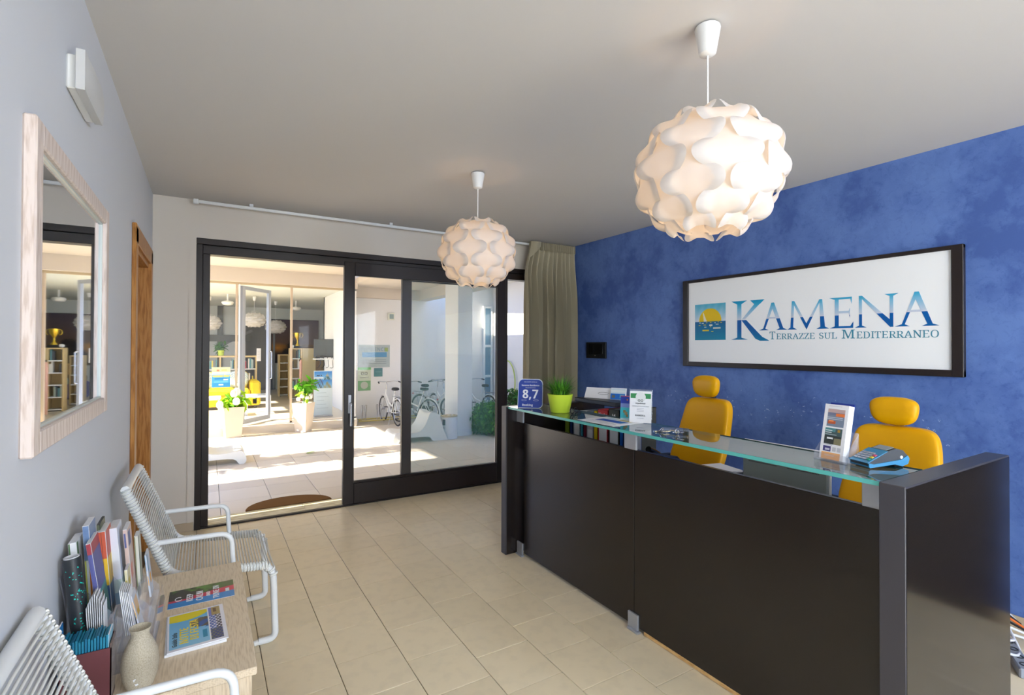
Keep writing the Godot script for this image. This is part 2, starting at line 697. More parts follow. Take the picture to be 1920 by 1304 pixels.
	dr.name = "door_2"
	dr.set_meta("kind", "structure")
	dr.set_meta("label", "honey coloured wooden door frame in the left wall")
	add_child(dr)
	obj("casing", box(XL, XL + 0.022, 0, 2.19, -3.70, -3.60, 0.004), M.door_wood, dr)
	obj("casing", box(XL, XL + 0.022, 0, 2.19, -4.64, -4.54, 0.004), M.door_wood, dr)
	obj("casing", box(XL, XL + 0.022, 2.10, 2.21, -4.64, -3.60, 0.004), M.door_wood, dr)
	obj("jamb", box(XL - 0.16, XL + 0.004, 0, 2.11, -3.70, -3.66), M.door_wood, dr)
	obj("jamb", box(XL - 0.16, XL + 0.004, 0, 2.11, -4.58, -4.54), M.door_wood, dr)
	obj("jamb", box(XL - 0.16, XL + 0.004, 2.07, 2.11, -4.54, -3.70), M.door_wood, dr)
	var lf := obj("door_leaf", box(XL - 0.10, XL - 0.06, 0.005, 2.07, -4.54, -3.70, 0.002), M.door_leaf, dr)
	obj("handle", B().tube(bend([Vector3(XL - 0.06, 1.02, -3.78), Vector3(XL - 0.015, 1.02, -3.78), Vector3(XL - 0.015, 1.02, -3.88)], 0.01), 0.009), M.steel, lf)

	# dark door in the blue wall, beside the camera
	var dk := struct("door_4", box(XR - 0.02, XR - 0.001, 0.0, 2.1, -0.42, 0.55, 0.004), M.frame, "dark door in the blue wall beyond the counter end")
	obj("handle", B().tube(bend([Vector3(XR - 0.02, 1.02, -0.34), Vector3(XR - 0.07, 1.02, -0.34), Vector3(XR - 0.07, 1.02, -0.22)], 0.01), 0.009), M.steel, dk)

	# curtain rail and curtain
	var rail := thing("curtain_rail", "slim white curtain rail along the ceiling above the sliding door", "curtain rail", Vector3(1.5, 2.66, -4.77))
	obj("track", box(-1.57, 2.2, -0.012, 0.012, -0.012, 0.012, 0.003), M.white_paint, rail)
	obj("end_cap", box(-1.60, -1.56, -0.02, 0.018, -0.018, 0.018, 0.006), M.white_paint, rail)
	for x in [-1.2, 0.0, 1.2]:
		obj("bracket", box(x, x + 0.03, 0.012, 0.035, -0.01, 0.01, 0.002), M.white_paint, rail)
	var cu := thing("curtain", "taupe gathered curtain hanging in the corner beside the blue wall", "curtain", Vector3(3.36, 0.02, -4.72))
	var cloth := func(a: float, t: float) -> Vector3:
		# t: 0 top, 1 bottom
		var y := lerpf(2.655, 0.0, t)
		var left := lerpf(-0.285, -0.36, smoothstep(0.0, 0.16, t))
		var x := lerpf(left, 0.355, a)
		var k := lerpf(1.0, 0.55, smoothstep(0.05, 0.5, t))
		var amp := lerpf(0.022, 0.075, smoothstep(0.0, 0.25, t))
		var ph := a * TAU * 10.5
		var z := sin(ph + 0.8 * sin(a * 9.0)) * amp * 0.8 + sin(a * TAU * 4.3 + 1.0 + t) * amp * 0.8 * (1.0 - k + 0.3)
		x += cos(ph) * 0.012 * smoothstep(0.05, 0.3, t)
		return Vector3(x, y, z)
	obj("cloth", B().grid(210, 40, cloth), M.curtain, cu)
	obj("heading_tape", B().grid(210, 3, func(a: float, t: float) -> Vector3:
		var q: Vector3 = cloth.call(a, 0.0)
		return Vector3(q.x, lerpf(2.662, 2.575, t), sin(a * TAU * 24.0) * 0.022 + 0.016)), M.curtain, cu)
	obj("folded_corner", B().grid(10, 8, func(a: float, t: float) -> Vector3:
		return Vector3(-0.285 + a * 0.12 - t * 0.035 * (1 - a), 2.655 - t * 0.20 * (1.0 - a * 0.75), 0.05 + 0.03 * sin(a * 2.6) - t * 0.01)), M.curtain, cu)

func doors() -> void:
	# dark sliding door
	var d := Node3D.new()
	d.name = "door_1"
	d.set_meta("kind", "structure")
	d.set_meta("label", "dark brown framed glass sliding door, left half standing open")
	add_child(d)
	var z0 := ZB - 0.14
	obj("jamb", box(-0.075, -0.03, 0, 2.335, z0, ZB + 0.012, 0.003), M.frame, d)
	obj("jamb", box(-0.03, 0.022, 0, 2.262, z0, ZB - 0.02, 0.003), M.frame, d)
	obj("head", box(-0.075, 3.56, 2.335, 2.385, z0, ZB + 0.012, 0.003), M.frame, d)
	obj("head", box(-0.03, 3.56, 2.262, 2.335, z0, ZB - 0.02, 0.003), M.frame, d)
	obj("threshold", box(-0.03, 3.56, 0.0, 0.014, ZB - 0.035, ZB + 0.004, 0.003), M.frame, d)
	# fixed outer leaf
	var fx := obj("fixed_leaf", box(1.70, 1.80, 0.02, 2.27, z0 - 0.01, z0 + 0.035, 0.003).bx(1.80, 2.79, 0.02, 0.2, z0 - 0.01, z0 + 0.035, 0.003).bx(1.80, 2.79, 2.17, 2.27, z0 - 0.01, z0 + 0.035, 0.003), M.frame, d)
	obj("pane", box(1.80, 2.79, 0.2, 2.17, z0 + 0.008, z0 + 0.014), M.tint_glass, fx)
	# sliding leaf
	var s := Node3D.new()
	s.name = "sliding_leaf"
	d.add_child(s)
	obj("stile", box(1.104, 1.202, 0.012, 2.30, ZB - 0.06, ZB - 0.004, 0.004), M.frame, s)
	obj("stile", box(2.756, 2.86, 0.012, 2.30, ZB - 0.06, ZB - 0.004, 0.004), M.frame, s)
	obj("rail", box(1.202, 2.756, 0.012, 0.205, ZB - 0.06, ZB - 0.004, 0.004), M.frame, s)
	obj("rail", box(1.202, 2.756, 2.172, 2.30, ZB - 0.06, ZB - 0.004, 0.004), M.frame, s)
	obj("bead", box(1.202, 2.756, 0.205, 0.222, ZB - 0.05, ZB - 0.012, 0.003), M.frame, s)
	obj("pane", box(1.202, 2.756, 0.205, 2.172, ZB - 0.036, ZB - 0.03), M.glass, s)
	var hp := obj("handle", B().tube(bend([Vector3(1.162, 0.965, ZB), Vector3(1.162, 0.965, ZB + 0.04), Vector3(1.162, 0.755, ZB + 0.04)], 0.02), 0.0105, 10), M.steel, s)
	obj("handle_plate", box(1.142, 1.172, 0.87, 1.045, ZB - 0.004, ZB + 0.006, 0.003), M.alu, s)
	# fixed side light
	obj("mullion", box(2.86, 2.895, 0.012, 2.27, ZB - 0.11, ZB - 0.02, 0.003), M.frame, d)
	var sl := obj("side_light", box(3.5, 3.56, 0.012, 2.262, ZB - 0.11, ZB - 0.02, 0.003).bx(2.895, 3.5, 0.012, 0.2, ZB - 0.11, ZB - 0.02, 0.003), M.frame, d)
	obj("pane", box(2.895, 3.5, 0.2, 2.262, ZB - 0.07, ZB - 0.064), M.glass, sl)
	# stone sill outside the track
	var sill := struct("trim_2", box(-0.075, 3.56, -0.1, -0.012, -5.15, ZB - 0.035), M.grout, "cream stone door sill outside the sliding track")
	var xs := [-0.075, 0.79, 1.72, 2.64, 3.56]
	for i in 4:
		obj("stone", box(xs[i] + 0.001, xs[i + 1] - 0.001, -0.02, 0.006, -5.148, ZB - 0.036, 0.003), M.stone, sill)

# ---------------------------------------------------------------- courtyard shell
const ZG := -9.8      # glass front of the lounge
const ZK := -10.4     # wall the bicycles stand at

func courtyard() -> void:
	struct("ground", box(-40, 40, -0.4, -0.16, -45, 30), mat(rgb(170, 162, 148), 0.9, 0.1), "bare ground around the buildings")
	var pv := struct("pavement", box(-9, 6.2, -0.16, -0.012, ZK - 0.1, -5.15), mat(rgb(196, 188, 172), 0.85, 0.15), "courtyard bed under large pale paving tiles")
	var p := 0.4375
	var tm := box(-p / 2 + 0.002, p / 2 - 0.002, -0.016, 0, -p / 2 + 0.002, p / 2 - 0.002, 0.002).mesh()
	var rng := RandomNumberGenerator.new()
	rng.seed = 8
	for i in range(-2, 9):
		for k in 11:
			var x := 0.123 + (i + 0.5) * p
			var z := -5.165 - (k + 0.5) * p
			if z < -9.65:
				continue
			obj("paving_tile", tm, M.paving[rng.randi() % 3], pv, at(Vector3(x, rng.randf_range(-0.0008, 0.0008), z)))
	# roof over the entrance court
	var can := B().bx(-1.9, 2.42, 2.83, 3.02, ZG - 0.02, -5.06)
	can.bx(2.42, 4.1, 2.69, 2.80, ZK, -5.06)
	can.bx(-1.9, 2.42, 2.83, 3.02, ZK, ZG - 0.02)
	struct("ceiling_2", can, M.cream, "cream plastered porch roof over the courtyard")
	struct("beam", box(2.5, 4.1, 2.485, 2.69, ZK, ZK + 0.2).bx(3.86, 4.1, 2.485, 2.69, ZK + 0.2, -7.0), M.cream, "cream beam under the porch roof turning towards the pillar")
	struct("pillar", box(3.61, 3.88, -0.02, 2.69, -8.25, -7.72, 0.006), M.plaster_out, "square white pillar between the ashtray bin and the green shrub")
	# outer skin of our own building and its side wing
	struct("wall_wing", box(-7.0, -2.0, -0.16, 3.3, -6.3, ZB - 0.2), M.plaster_out, "white side wing left of the entrance court")
	struct("wall_bicycles", box(2.44, 6.2, -0.16, 3.3, ZK - 0.2, ZK), M.plaster_out, "white outside wall behind the parked bicycles")
	var rw := struct("wall_court_right", box(5.76, 5.96, -0.16, 3.3, ZK, -4.0), M.plaster_out, "white wall on the right of the court with a sunlit patch")
	struct("eave", B().prism(PackedVector2Array([Vector2(4.75, 10.4), Vector2(5.96, 10.4), Vector2(5.96, 4.0), Vector2(4.1, 4.0)]), 0.12, Transform3D(Basis(Vector3(1, 0, 0), Vector3(0, 0, -1), Vector3(0, 1, 0)), Vector3(0, 2.92, 0))), M.alu_light, "roof eave above the sunlit court wall")
	# tall strip window in the corner
	var w := Node3D.new()
	w.name = "window_2"
	w.set_meta("kind", "structure")
	w.set_meta("label", "tall narrow white strip window in the court corner")
	add_child(w)
	var fr := B()
	fr.bx(5.49, 5.54, 0.02, 2.45, ZK, ZK + 0.05, 0.004)
	fr.bx(5.69, 5.74, 0.02, 2.45, ZK, ZK + 0.05, 0.004)
	for y in [0.02, 0.79, 1.49, 2.40]:
		fr.bx(5.54, 5.69, y, y + 0.055, ZK, ZK + 0.05, 0.004)
	obj("frame", fr, M.white_paint, w)
	for y in [0.075, 0.845, 1.545]:
		obj("pane", box(5.54, 5.69, y, y + (0.715 if y < 0.5 else 0.645 if y < 1 else 0.855), ZK + 0.012, ZK + 0.018), mat(rgb(104, 140, 170), 0.08, 0.6), w)

	# ---- lounge shell behind its glass front
	struct("floor_lounge", box(-2.7, 2.5, -0.16, 0.12, -17.8, ZG - 0.06), M.lounge_floor, "warm beige floor of the lounge across the court")
	struct("ceiling_lounge", box(-2.7, 2.5, 2.72, 2.9, -17.8, ZG), M.lounge_wall, "pale ceiling of the lounge across the court")
	struct("wall_lounge_back", box(-2.7, 4.2, -0.16, 2.9, -18.0, -17.8), M.lounge_wall, "grey end wall of the lounge behind the bookshelves")
	struct("wall_lounge_right", box(2.40, 2.44, -0.16, 2.9, ZK - 0.2, ZG + 0.03).bx(2.5, 2.7, -0.16, 2.9, -13.2, ZK - 0.2).bx(2.4, 2.5, -0.16, 2.9, ZK - 0.2, ZK), M.plaster_out, "white right wall of the lounge behind the television")
	struct("wall_lounge_alcove", box(3.9, 4.1, -0.16, 2.9, -17.8, -13.2).bx(2.5, 4.1, -0.16, 2.9, -13.2, -13.1), M.lounge_wall, "grey alcove wall at the back of the lounge")
	struct("ceiling_alcove", box(2.5, 4.1, 2.72, 2.9, -17.8, -13.1).bx(2.5, 4.1, -0.16, 0.12, -17.8, -13.1), M.lounge_wall, "ceiling and floor of the lounge alcove")
	struct("wall_lounge_left", box(-2.8, -2.6, -0.16, 2.9, -17.8, -14.2), M.lounge_wall, "left wall of the lounge beyond its sunny opening")
	struct("wall_fascia", box(-2.7, 2.44, 2.59, 2.9, ZG - 0.04, ZG + 0.12), M.cream, "cream fascia above the lounge glass front")
	struct("trim_3", box(-2.7, 2.44, -0.02, 0.135, ZG - 0.06, ZG + 0.12, 0.006), M.cream, "pale raised sill below the lounge glass front")
	var g := Node3D.new()
	g.name = "window_3"
	g.set_meta("kind", "structure")
	g.set_meta("label", "full height glass front of the lounge with slim aluminium posts")
	add_child(g)
	obj("top_rail", box(-2.7, 2.44, 2.555, 2.59, ZG - 0.03, ZG + 0.03, 0.003), mat(rgb(190, 172, 140), 0.5), g)
	obj("bottom_rail", box(-2.7, 0.46, 0.135, 0.17, ZG - 0.03, ZG + 0.03, 0.003).bx(1.28, 2.44, 0.135, 0.17, ZG - 0.03, ZG + 0.03, 0.003), M.alu_light, g)
	obj("post", box(0.42, 0.455, 0.135, 2.56, ZG - 0.03, ZG + 0.03, 0.003), mat(rgb(196, 176, 152), 0.5), g)
	obj("post", box(0.465, 0.49, 0.135, 2.56, ZG - 0.02, ZG + 0.03, 0.003), M.white_paint, g)
	obj("post", box(1.285, 1.32, 0.135, 2.56, ZG - 0.03, ZG + 0.03, 0.003), mat(rgb(196, 176, 152), 0.5), g)
	obj("pane", box(-2.7, 0.42, 0.17, 2.555, ZG - 0.004, ZG + 0.004), M.glass, g)
	obj("pane", box(1.32, 2.43, 0.17, 2.555, ZG - 0.004, ZG + 0.004), M.glass, g)
	# its open door leaf
	var dl := Node3D.new()
	dl.name = "door_3"
	dl.set_meta("kind", "structure")
	dl.set_meta("label", "aluminium framed glass door of the lounge standing open inwards")
	add_child(dl)
	dl.position = Vector3(0.51, 0.15, ZG - 0.02)
	dl.rotation.y = 0.88
	obj("stile", box(0, 0.075, 0, 2.39, -0.025, 0.025, 0.004), M.alu, dl)
	obj("stile", box(0.72, 0.79, 0, 2.39, -0.025, 0.025, 0.004), M.alu, dl)
	obj("rail", box(0.075, 0.72, 0, 0.08, -0.025, 0.025, 0.004), M.alu, dl)
	obj("rail", box(0.075, 0.72, 2.33, 2.39, -0.025, 0.025, 0.004), M.alu, dl)
	obj("pane", box(0.075, 0.72, 0.08, 2.33, -0.004, 0.004), M.glass, dl)
	obj("handle", B().tube(bend([Vector3(0.75, 0.75, 0.025), Vector3(0.75, 0.75, 0.07), Vector3(0.75, 1.25, 0.07), Vector3(0.75, 1.25, 0.025)], 0.02), 0.011), M.steel, dl)

# ---------------------------------------------------------------- reception counter
func counter() -> void:
	var c := thing("reception_counter", "dark brown reception counter with end panels and a glass shelf on top", "reception counter", Vector3(1.956, 0, -1.95))
	var o := Vector3(1.956, 0, -1.95)
	var lb := func(x0: float, x1: float, y0: float, y1: float, z0: float, z1: float, r: float) -> Buf:
		return box(x0 - o.x, x1 - o.x, y0, y1, z0 - o.z, z1 - o.z, r)
	obj("end_panel", lb.call(1.86, 2.79, 0.0, 1.068, -0.785, -0.712, 0.002), M.counter_edge, c)
	obj("end_panel", lb.call(1.855, 2.79, 0.0, 1.068, -3.21, -3.145, 0.002), M.counter_edge, c)
	# darker laminate faces
	obj("front_panel", lb.call(1.956, 1.98, 0.022, 0.955, -3.06, -1.972, 0.0015), M.counter, c)
	obj("front_panel", lb.call(1.956, 1.98, 0.022, 0.955, -1.969, -0.786, 0.0015), M.counter, c)
	obj("side_face", lb.call(1.864, 2.786, 0.003, 1.062, -0.712, -0.7105, 0.0), M.counter_gloss, c)
	obj("side_face", lb.call(1.864, 2.786, 0.003, 1.062, -3.145, -3.1435, 0.0), M.counter, c)
	obj("raw_edge", lb.call(1.957, 1.979, 0.004, 0.0215, -1.9, -0.79, 0.0), M.raw_wood, c)
	obj("top_glass", lb.call(1.872, 2.19, 1.052, 1.068, -3.143, -0.787, 0.0), M.shelf_glass, c)
	obj("glass_edge", lb.call(1.8705, 1.872, 1.0525, 1.0675, -3.143, -0.787, 0.0), M.glass_edge, c)
	obj("glass_edge", lb.call(2.19, 2.1915, 1.0525, 1.0675, -3.143, -0.787, 0.0), M.glass_edge, c)
	for z in [-3.105, -1.99, -0.833]:
		var w: float = 0.04 if z > -1 else 0.045
		obj("bracket", lb.call(1.945, 1.958, 0.955, 1.052, z - w, z + w, 0.002).bx(1.945 - o.x, 2.12 - o.x, 1.04, 1.0515, z - w - o.z, z + w - o.z, 0.002), M.alu, c)
	for z in [-3.1, -1.97]:
		obj("foot_bracket", lb.call(1.944, 1.957, 0.004, 0.09, z - 0.036, z + 0.036, 0.002).bx(1.93 - o.x, 1.957 - o.x, 0.0, 0.012, z - 0.03 - o.z, z + 0.05 - o.z, 0.002), M.alu, c)

func upright(p: Vector3, yaw: float, lean: float) -> Transform3D:
	# local +z faces yaw direction, leaning back
	return Transform3D(Basis(Vector3.UP, yaw) * Basis(Vector3.RIGHT, -lean), p)

func counter_items() -> void:
	var G := 1.0682
	# award plate with the score
	var face_yaw := -PI / 2 + 0.60
	var s := thing("award_plaque", "blue rounded score plaque reading 8,7 at the far end of the glass shelf", "plaque", Vector3(1.962, G, -2.99), -0.74)
	var rr := PackedVector2Array()
	var hw := 0.088
	var hh := 0.205
	for q in [[hw - 0.03, 0.03, -PI / 2, 0.0, 0.03], [hw - 0.035, hh - 0.035, 0.0, PI / 2, 0.035], [-hw + 0.035, hh - 0.035, PI / 2, PI, 0.035]]:
		for i in 7:
			var w: float = lerpf(q[2], q[3], i / 6.0)
			rr.append(Vector2(q[0] + cos(w) * q[4], q[1] + sin(w) * q[4]))
	rr.append(Vector2(-hw - 0.004, 0.0))
	obj("plate", B().prism(rr, 0.008, at(Vector3(0, 0, -0.004), Vector3(-0.08, 0, 0))), M.acrylic_edge, s)
	var inner := PackedVector2Array()
	for q in rr:
		inner.append(Vector2(q.x * 0.955, (q.y - hh / 2) * 0.965 + hh / 2))
	obj("print", B().prism(inner, 0.0006, at(Vector3(0, 0, 0.0042), Vector3(-0.08, 0, 0))), mat(rgb(34, 64, 158), 0.35), s)
	var tw := mat(rgb(240, 242, 250), 0.5)
	var ln := [["8,7", 0.062, 0.098, true, 0.0], ["Kamena Residence", 0.0102, 0.160, true, 0.0], ["OUR GUESTS RATED US", 0.0066, 0.184, false, 0.0], ["IN 2017 OUT OF 10", 0.006, 0.1435, false, 0.0], ["Booking", 0.0145, 0.022, true, -0.02]]
	for l in ln:
		var y: float = l[2]
		obj("lettering", text(l[0], l[1], "Droid Sans", l[3]), tw, s, at(Vector3(l[4], y, 0.0052 - y * 0.08 + 0.0), Vector3(-0.08, 0, 0)))
	for q in [-0.045, 0.04]:
		obj("signature", B().tube(arc(Vector3(q, 0.056, 0.0012), Vector3(0.018, 0, 0), Vector3(0, 0.005, 0), 0.0, 7.5, 20), 0.0006, 4), tw, s)

	# grass pot
	var pot := thing("potted_grass", "lime green pot with bright artificial grass on the glass shelf", "potted plant", Vector3(2.012, G, -2.705))
	obj("pot", B().lathe([Vector2(0, 0), Vector2(0.058, 0), Vector2(0.063, 0.004), Vector2(0.084, 0.118), Vector2(0.086, 0.122), Vector2(0.083, 0.122), Vector2(0.078, 0.1), Vector2(0, 0.1)], 40), M.lime, pot)
	var rng := RandomNumberGenerator.new()
	rng.seed = 3
	for sset in 2:
		var bl := B()
		for i in 230:
			var w := rng.randf() * TAU
			var r0 := sqrt(rng.randf()) * 0.055
			var tilt := pow(rng.randf(), 0.75) * 1.45
			var l := rng.randf_range(0.09, 0.17)
			var dir := Vector3(cos(w), 0, sin(w))
			var sd := Vector3(-sin(w), 0, cos(w)) * rng.randf_range(0.0016, 0.0032)
			var b0 := Vector3(cos(w) * r0, 0.1, sin(w) * r0)
			var pr := b0
			var ps := sd
			for k in range(1, 4):
				var t := k / 3.0
				var q := b0 + dir * sin(tilt * t * 1.1) * l * t + Vector3.UP * cos(tilt * t * 0.9) * l * t
				var cs := sd * (1.0 - t * 0.95)
				bl.flat([pr - ps, pr + ps, q + cs, q - cs], dir.cross(sd) + Vector3.UP * 0.2 + dir * 0.3)
				pr = q
				ps = cs
		stuff(obj("grass_blades", bl, M.green if sset == 0 else M.green_dark, pot))
	# pen / glasses
	var pen := thing("spectacles", "folded dark spectacles lying beside the lime green pot", "spectacles", Vector3(2.06, G, -2.6), 0.5)
	obj("temple", B().tube([Vector3(-0.065, 0.006, 0), Vector3(0.0, 0.012, -0.004), Vector3(0.065, 0.006, 0.004)], 0.0028, 6), M.black, pen)
	obj("temple", B().tube([Vector3(-0.065, 0.006, 0.02), Vector3(0.0, 0.01, 0.022), Vector3(0.06, 0.006, 0.012)], 0.0028, 6), M.black, pen)
	for x in [-0.034, 0.034]:
		obj("rim", B().tube(arc(Vector3(x, 0.018, -0.012), Vector3(0.027, 0, 0), Vector3(0, 0.017, -0.006), 0, TAU * 0.97, 18), 0.0028, 6), M.black, pen)
	# paper sheet
	var sh := thing("info_sheet", "white info sheet with a blue band lying flat on the glass shelf", "sheet", Vector3(2.015, G, -2.225), 0.02)
	obj("paper", box(-0.118, 0.118, 0, 0.0015, -0.152, 0.152), M.paper, sh)
	obj("print", box(-0.02, 0.045, 0.0015, 0.0019, -0.105, 0.105), mat(rgb(20, 84, 180), 0.4), sh)
	for i in 6:
		obj("text_line", box(-0.035 - i * 0.012, -0.031 - i * 0.012, 0.0015, 0.0018, -0.12, 0.12 - (i % 3) * 0.04), mat(rgb(170, 176, 190), 0.5), sh)
	obj("print", box(0.06, 0.095, 0.0015, 0.0018, 0.0, 0.1), mat(rgb(206, 186, 120), 0.5), sh)
	obj("print", box(0.06, 0.095, 0.0015, 0.0018, -0.11, -0.02), mat(rgb(176, 206, 226), 0.5), sh)

	# certificate in acrylic
	var ce := thing("certificate_stand", "white certificate with a green band in a clear stand on the glass shelf", "certificate", Vector3(2.12, G, -2.09), -PI / 2 + 0.52)
	obj("acrylic_sheet", box(-0.066, 0.066, 0, 0.192, -0.004, 0.0, 0.0008), M.acrylic, ce, at(Vector3.ZERO, Vector3(-0.1, 0, 0)))
	obj("paper", box(-0.062, 0.062, 0.002, 0.182, 0.0, 0.0012), M.paper, ce, at(Vector3.ZERO, Vector3(-0.1, 0, 0)))
	var cx := at(Vector3(0, 0, 0.0013), Vector3(-0.1, 0, 0))
	obj("green_band", box(-0.058, 0.058, 0.140, 0.168, 0.0, 0.0004), mat(rgb(58, 140, 84), 0.5), ce, cx)
	obj("seal", B().lathe([Vector2(0, 0), Vector2(0.029, 0), Vector2(0.029, 0.0008), Vector2(0, 0.0008)], 28, at(Vector3(0, 0.147, 0), Vector3(PI / 2, 0, 0))), mat(rgb(226, 228, 226), 0.5), ce, cx)
	for x in [-0.0085, 0.0085]:
		obj("owl_eye", B().tube(arc(Vector3(x, 0.128, 0.0016), Vector3(0.006, 0, 0), Vector3(0, 0.006, 0), 0, TAU * 0.96, 14), 0.0011, 5), M.dark_grey, ce, cx)
	obj("lettering", text("tripadvisor", 0.008, "Droid Sans", true), M.dark_grey, ce, cx * at(Vector3(0, 0.112, 0.0006)))
	obj("lettering", text("CERTIFICATO DI ECCELLENZA", 0.0055), mat(rgb(120, 124, 130), 0.5), ce, cx * at(Vector3(0, 0.095, 0.0006)))
	obj("lettering", text("KAMENA", 0.009, "Droid Serif", true), M.dark_grey, ce, cx * at(Vector3(0, 0.043, 0.0006)))
	for y in [0.082, 0.074, 0.066, 0.026]:
		obj("text_line", box(-0.02, 0.02, y, y + 0.002, 0, 0.0003), mat(rgb(176, 178, 184), 0.5), ce, cx)
	# small leaflet beside it
	var lf := thing("leaflet", "small blue and turquoise leaflet with an island map left of the certificate", "leaflet", Vector3(2.14, G, -2.225), -PI / 2 + 0.55)
	var lt := pic(64, 128, rgb(70, 190, 200), [[0, 0, 64, 3, rgb(230, 80, 90)], [0, 3, 64, 52, rgb(52, 72, 170)], [0, 40, 64, 22, rgb(130, 150, 206)], [34, 16, 8, 8, rgb(220, 130, 60)], [16, 76, 14, 14, rgb(150, 140, 96)], [24, 84, 16, 18, rgb(170, 150, 106)], [32, 98, 12, 14, rgb(150, 136, 96)], [0, 118, 64, 10, rgb(176, 210, 216)]])
	obj("paper", box(-0.034, 0.034, 0, 0.142, -0.004, 0.0), M.paper, lf, at(Vector3.ZERO, Vector3(-0.1, 0, 0)))
	obj("print", quad(0.068, 0.142), printed(lt), lf, at(Vector3(0, 0.071, 0.0004), Vector3(-0.1, 0, 0)) * at(Vector3(0, 0, -0.0065)))

	# key bunch
	var kb := thing("key_bunch", "bunch of keys with clear tags lying on the glass shelf", "keys", Vector3(1.995, G, -1.77), 0.3)
	var kr := RandomNumberGenerator.new()
	kr.seed = 6
	obj("ring", B().tube(arc(Vector3(0.0, 0.012, -0.04), Vector3(0.016, 0, 0), Vector3(0, 0.012, 0.008), 0, TAU * 0.97, 18), 0.0016, 6), M.steel, kb)
	obj("ring", B().tube(arc(Vector3(0.0, 0.014, 0.045), Vector3(0.014, 0, 0.004), Vector3(0, 0.014, 0), 0, TAU * 0.97, 18), 0.0016, 6), M.steel, kb)
	var km := B()
	km.prism(PackedVector2Array([Vector2(0, -0.004), Vector2(0.03, -0.003), Vector2(0.034, 0), Vector2(0.03, 0.003), Vector2(0.027, 0.001), Vector2(0.022, 0.003), Vector2(0.016, 0.001), Vector2(0, 0.004), Vector2(-0.006, 0.01), Vector2(-0.018, 0.01), Vector2(-0.022, 0), Vector2(-0.018, -0.01), Vector2(-0.006, -0.01)]), 0.0024, at(Vector3.ZERO, Vector3(-PI / 2, 0, 0)))
	var kmesh := km.mesh()
	for i in 9:
		obj("key", kmesh, mat(rgb(206, 186, 140), 0.25, 0.5, 0.9) if i % 2 else M.steel, kb, at(Vector3(kr.randf_range(-0.05, 0.03), 0.002 + i * 0.0016, -0.075 + i * 0.018), Vector3(0, kr.randf() * TAU, kr.randf_range(-0.08, 0.08))))
	for z in [-0.01, 0.055]:
		obj("tag", box(-0.02, 0.022, 0.012, 0.022, z - 0.032, z + 0.03, 0.003), M.acrylic, kb, at(Vector3(0.03, 0.0, 0), Vector3(0, 0.35, 0.08)))

	# brochure stand
	var bs := thing("brochure_stand", "clear stand holding a stack of white activity leaflets on the glass shelf", "brochure stand", Vector3(2.062, G, -1.02), -1.70)
	obj("base", box(-0.062, 0.062, 0, 0.004, -0.055, 0.03, 0.001), M.acrylic, bs)
	obj("front_lip", box(-0.062, 0.062, 0, 0.03, 0.026, 0.029), M.acrylic, bs)
	obj("back_sheet", box(-0.062, 0.062, 0, 0.11, -0.002, 0.0), M.acrylic, bs, at(Vector3(0, 0.003, -0.024), Vector3(-0.22, 0, 0)))
	for x in [-0.061, 0.061]:
		obj("side_cheek", B().prism(PackedVector2Array([Vector2(0.028, 0), Vector2(0.024, 0.03), Vector2(-0.048, 0.105), Vector2(-0.05, 0)]), 0.0025, Transform3D(Basis(Vector3(0, 0, 1), Vector3(0, 1, 0), Vector3(-1, 0, 0)), Vector3(x + 0.00125, 0, 0))), M.acrylic, bs)
	# the leaflets themselves
	var bp := thing("leaflet_stack", "stack of white leaflets with orange speedboat photos in the clear counter stand", "leaflets", Vector3(2.062, G + 0.004, -1.02), -1.70)
	var lean := at(Vector3(-0.004, 0.001, 0.016), Vector3(-0.2, 0, 0))
	obj("stack", box(-0.046, 0.046, 0, 0.212, -0.032, 0.0, 0.001), M.paper, bp, lean)
	obj("back_sheet", box(-0.048, 0.044, 0.2, 0.222, -0.036, -0.033), printed(pic(16, 4, rgb(40, 60, 150), [[2, 1, 4, 2, rgb(200, 100, 60)], [9, 0, 5, 3, rgb(80, 90, 190)]])), bp, lean)
	var lp := pic(92, 212, rgb(244, 243, 246), [
		[16, 6, 50, 2, rgb(206, 206, 214)], [14, 18, 66, 68, rgb(128, 140, 160)], [14, 18, 66, 14, rgb(196, 170, 168)], [14, 32, 66, 10, rgb(120, 124, 150)], [46, 34, 34, 12, rgb(240, 130, 70)], [14, 50, 60, 2, rgb(220, 224, 232)], [14, 56, 60, 2, rgb(220, 224, 232)], [18, 64, 30, 12, rgb(196, 96, 60)], [22, 62, 18, 5, rgb(248, 150, 90)],
		[12, 92, 66, 62, rgb(74, 96, 98)], [12, 92, 40, 14, rgb(90, 146, 150)], [14, 100, 26, 3, rgb(225, 235, 235)], [14, 108, 24, 3, rgb(225, 235, 235)], [14, 116, 44, 2, rgb(210, 220, 220)], [12, 122, 66, 32, rgb(60, 64, 62)], [22, 128, 24, 7, rgb(236, 238, 238)], [50, 130, 28, 24, rgb(140, 134, 104)], [60, 96, 10, 10, rgb(180, 140, 60)],
		[12, 156, 34, 2, rgb(190, 190, 200)], [12, 162, 30, 20, rgb(70, 66, 128)], [20, 170, 18, 8, rgb(210, 210, 226)], [48, 164, 14, 16, rgb(204, 204, 210)], [66, 164, 14, 16, rgb(204, 204, 210)], [8, 186, 72, 26, rgb(250, 178, 92)], [20, 194, 40, 6, rgb(240, 190, 150)]])
	obj("print", quad(0.092, 0.212), printed(lp), bp, lean * at(Vector3(0, 0.106, 0.0006)))

	# card terminal
	var ct := thing("card_terminal", "blue and grey card payment terminal on the near end of the glass shelf", "card terminal", Vector3(2.117, G, -0.895), -0.34)
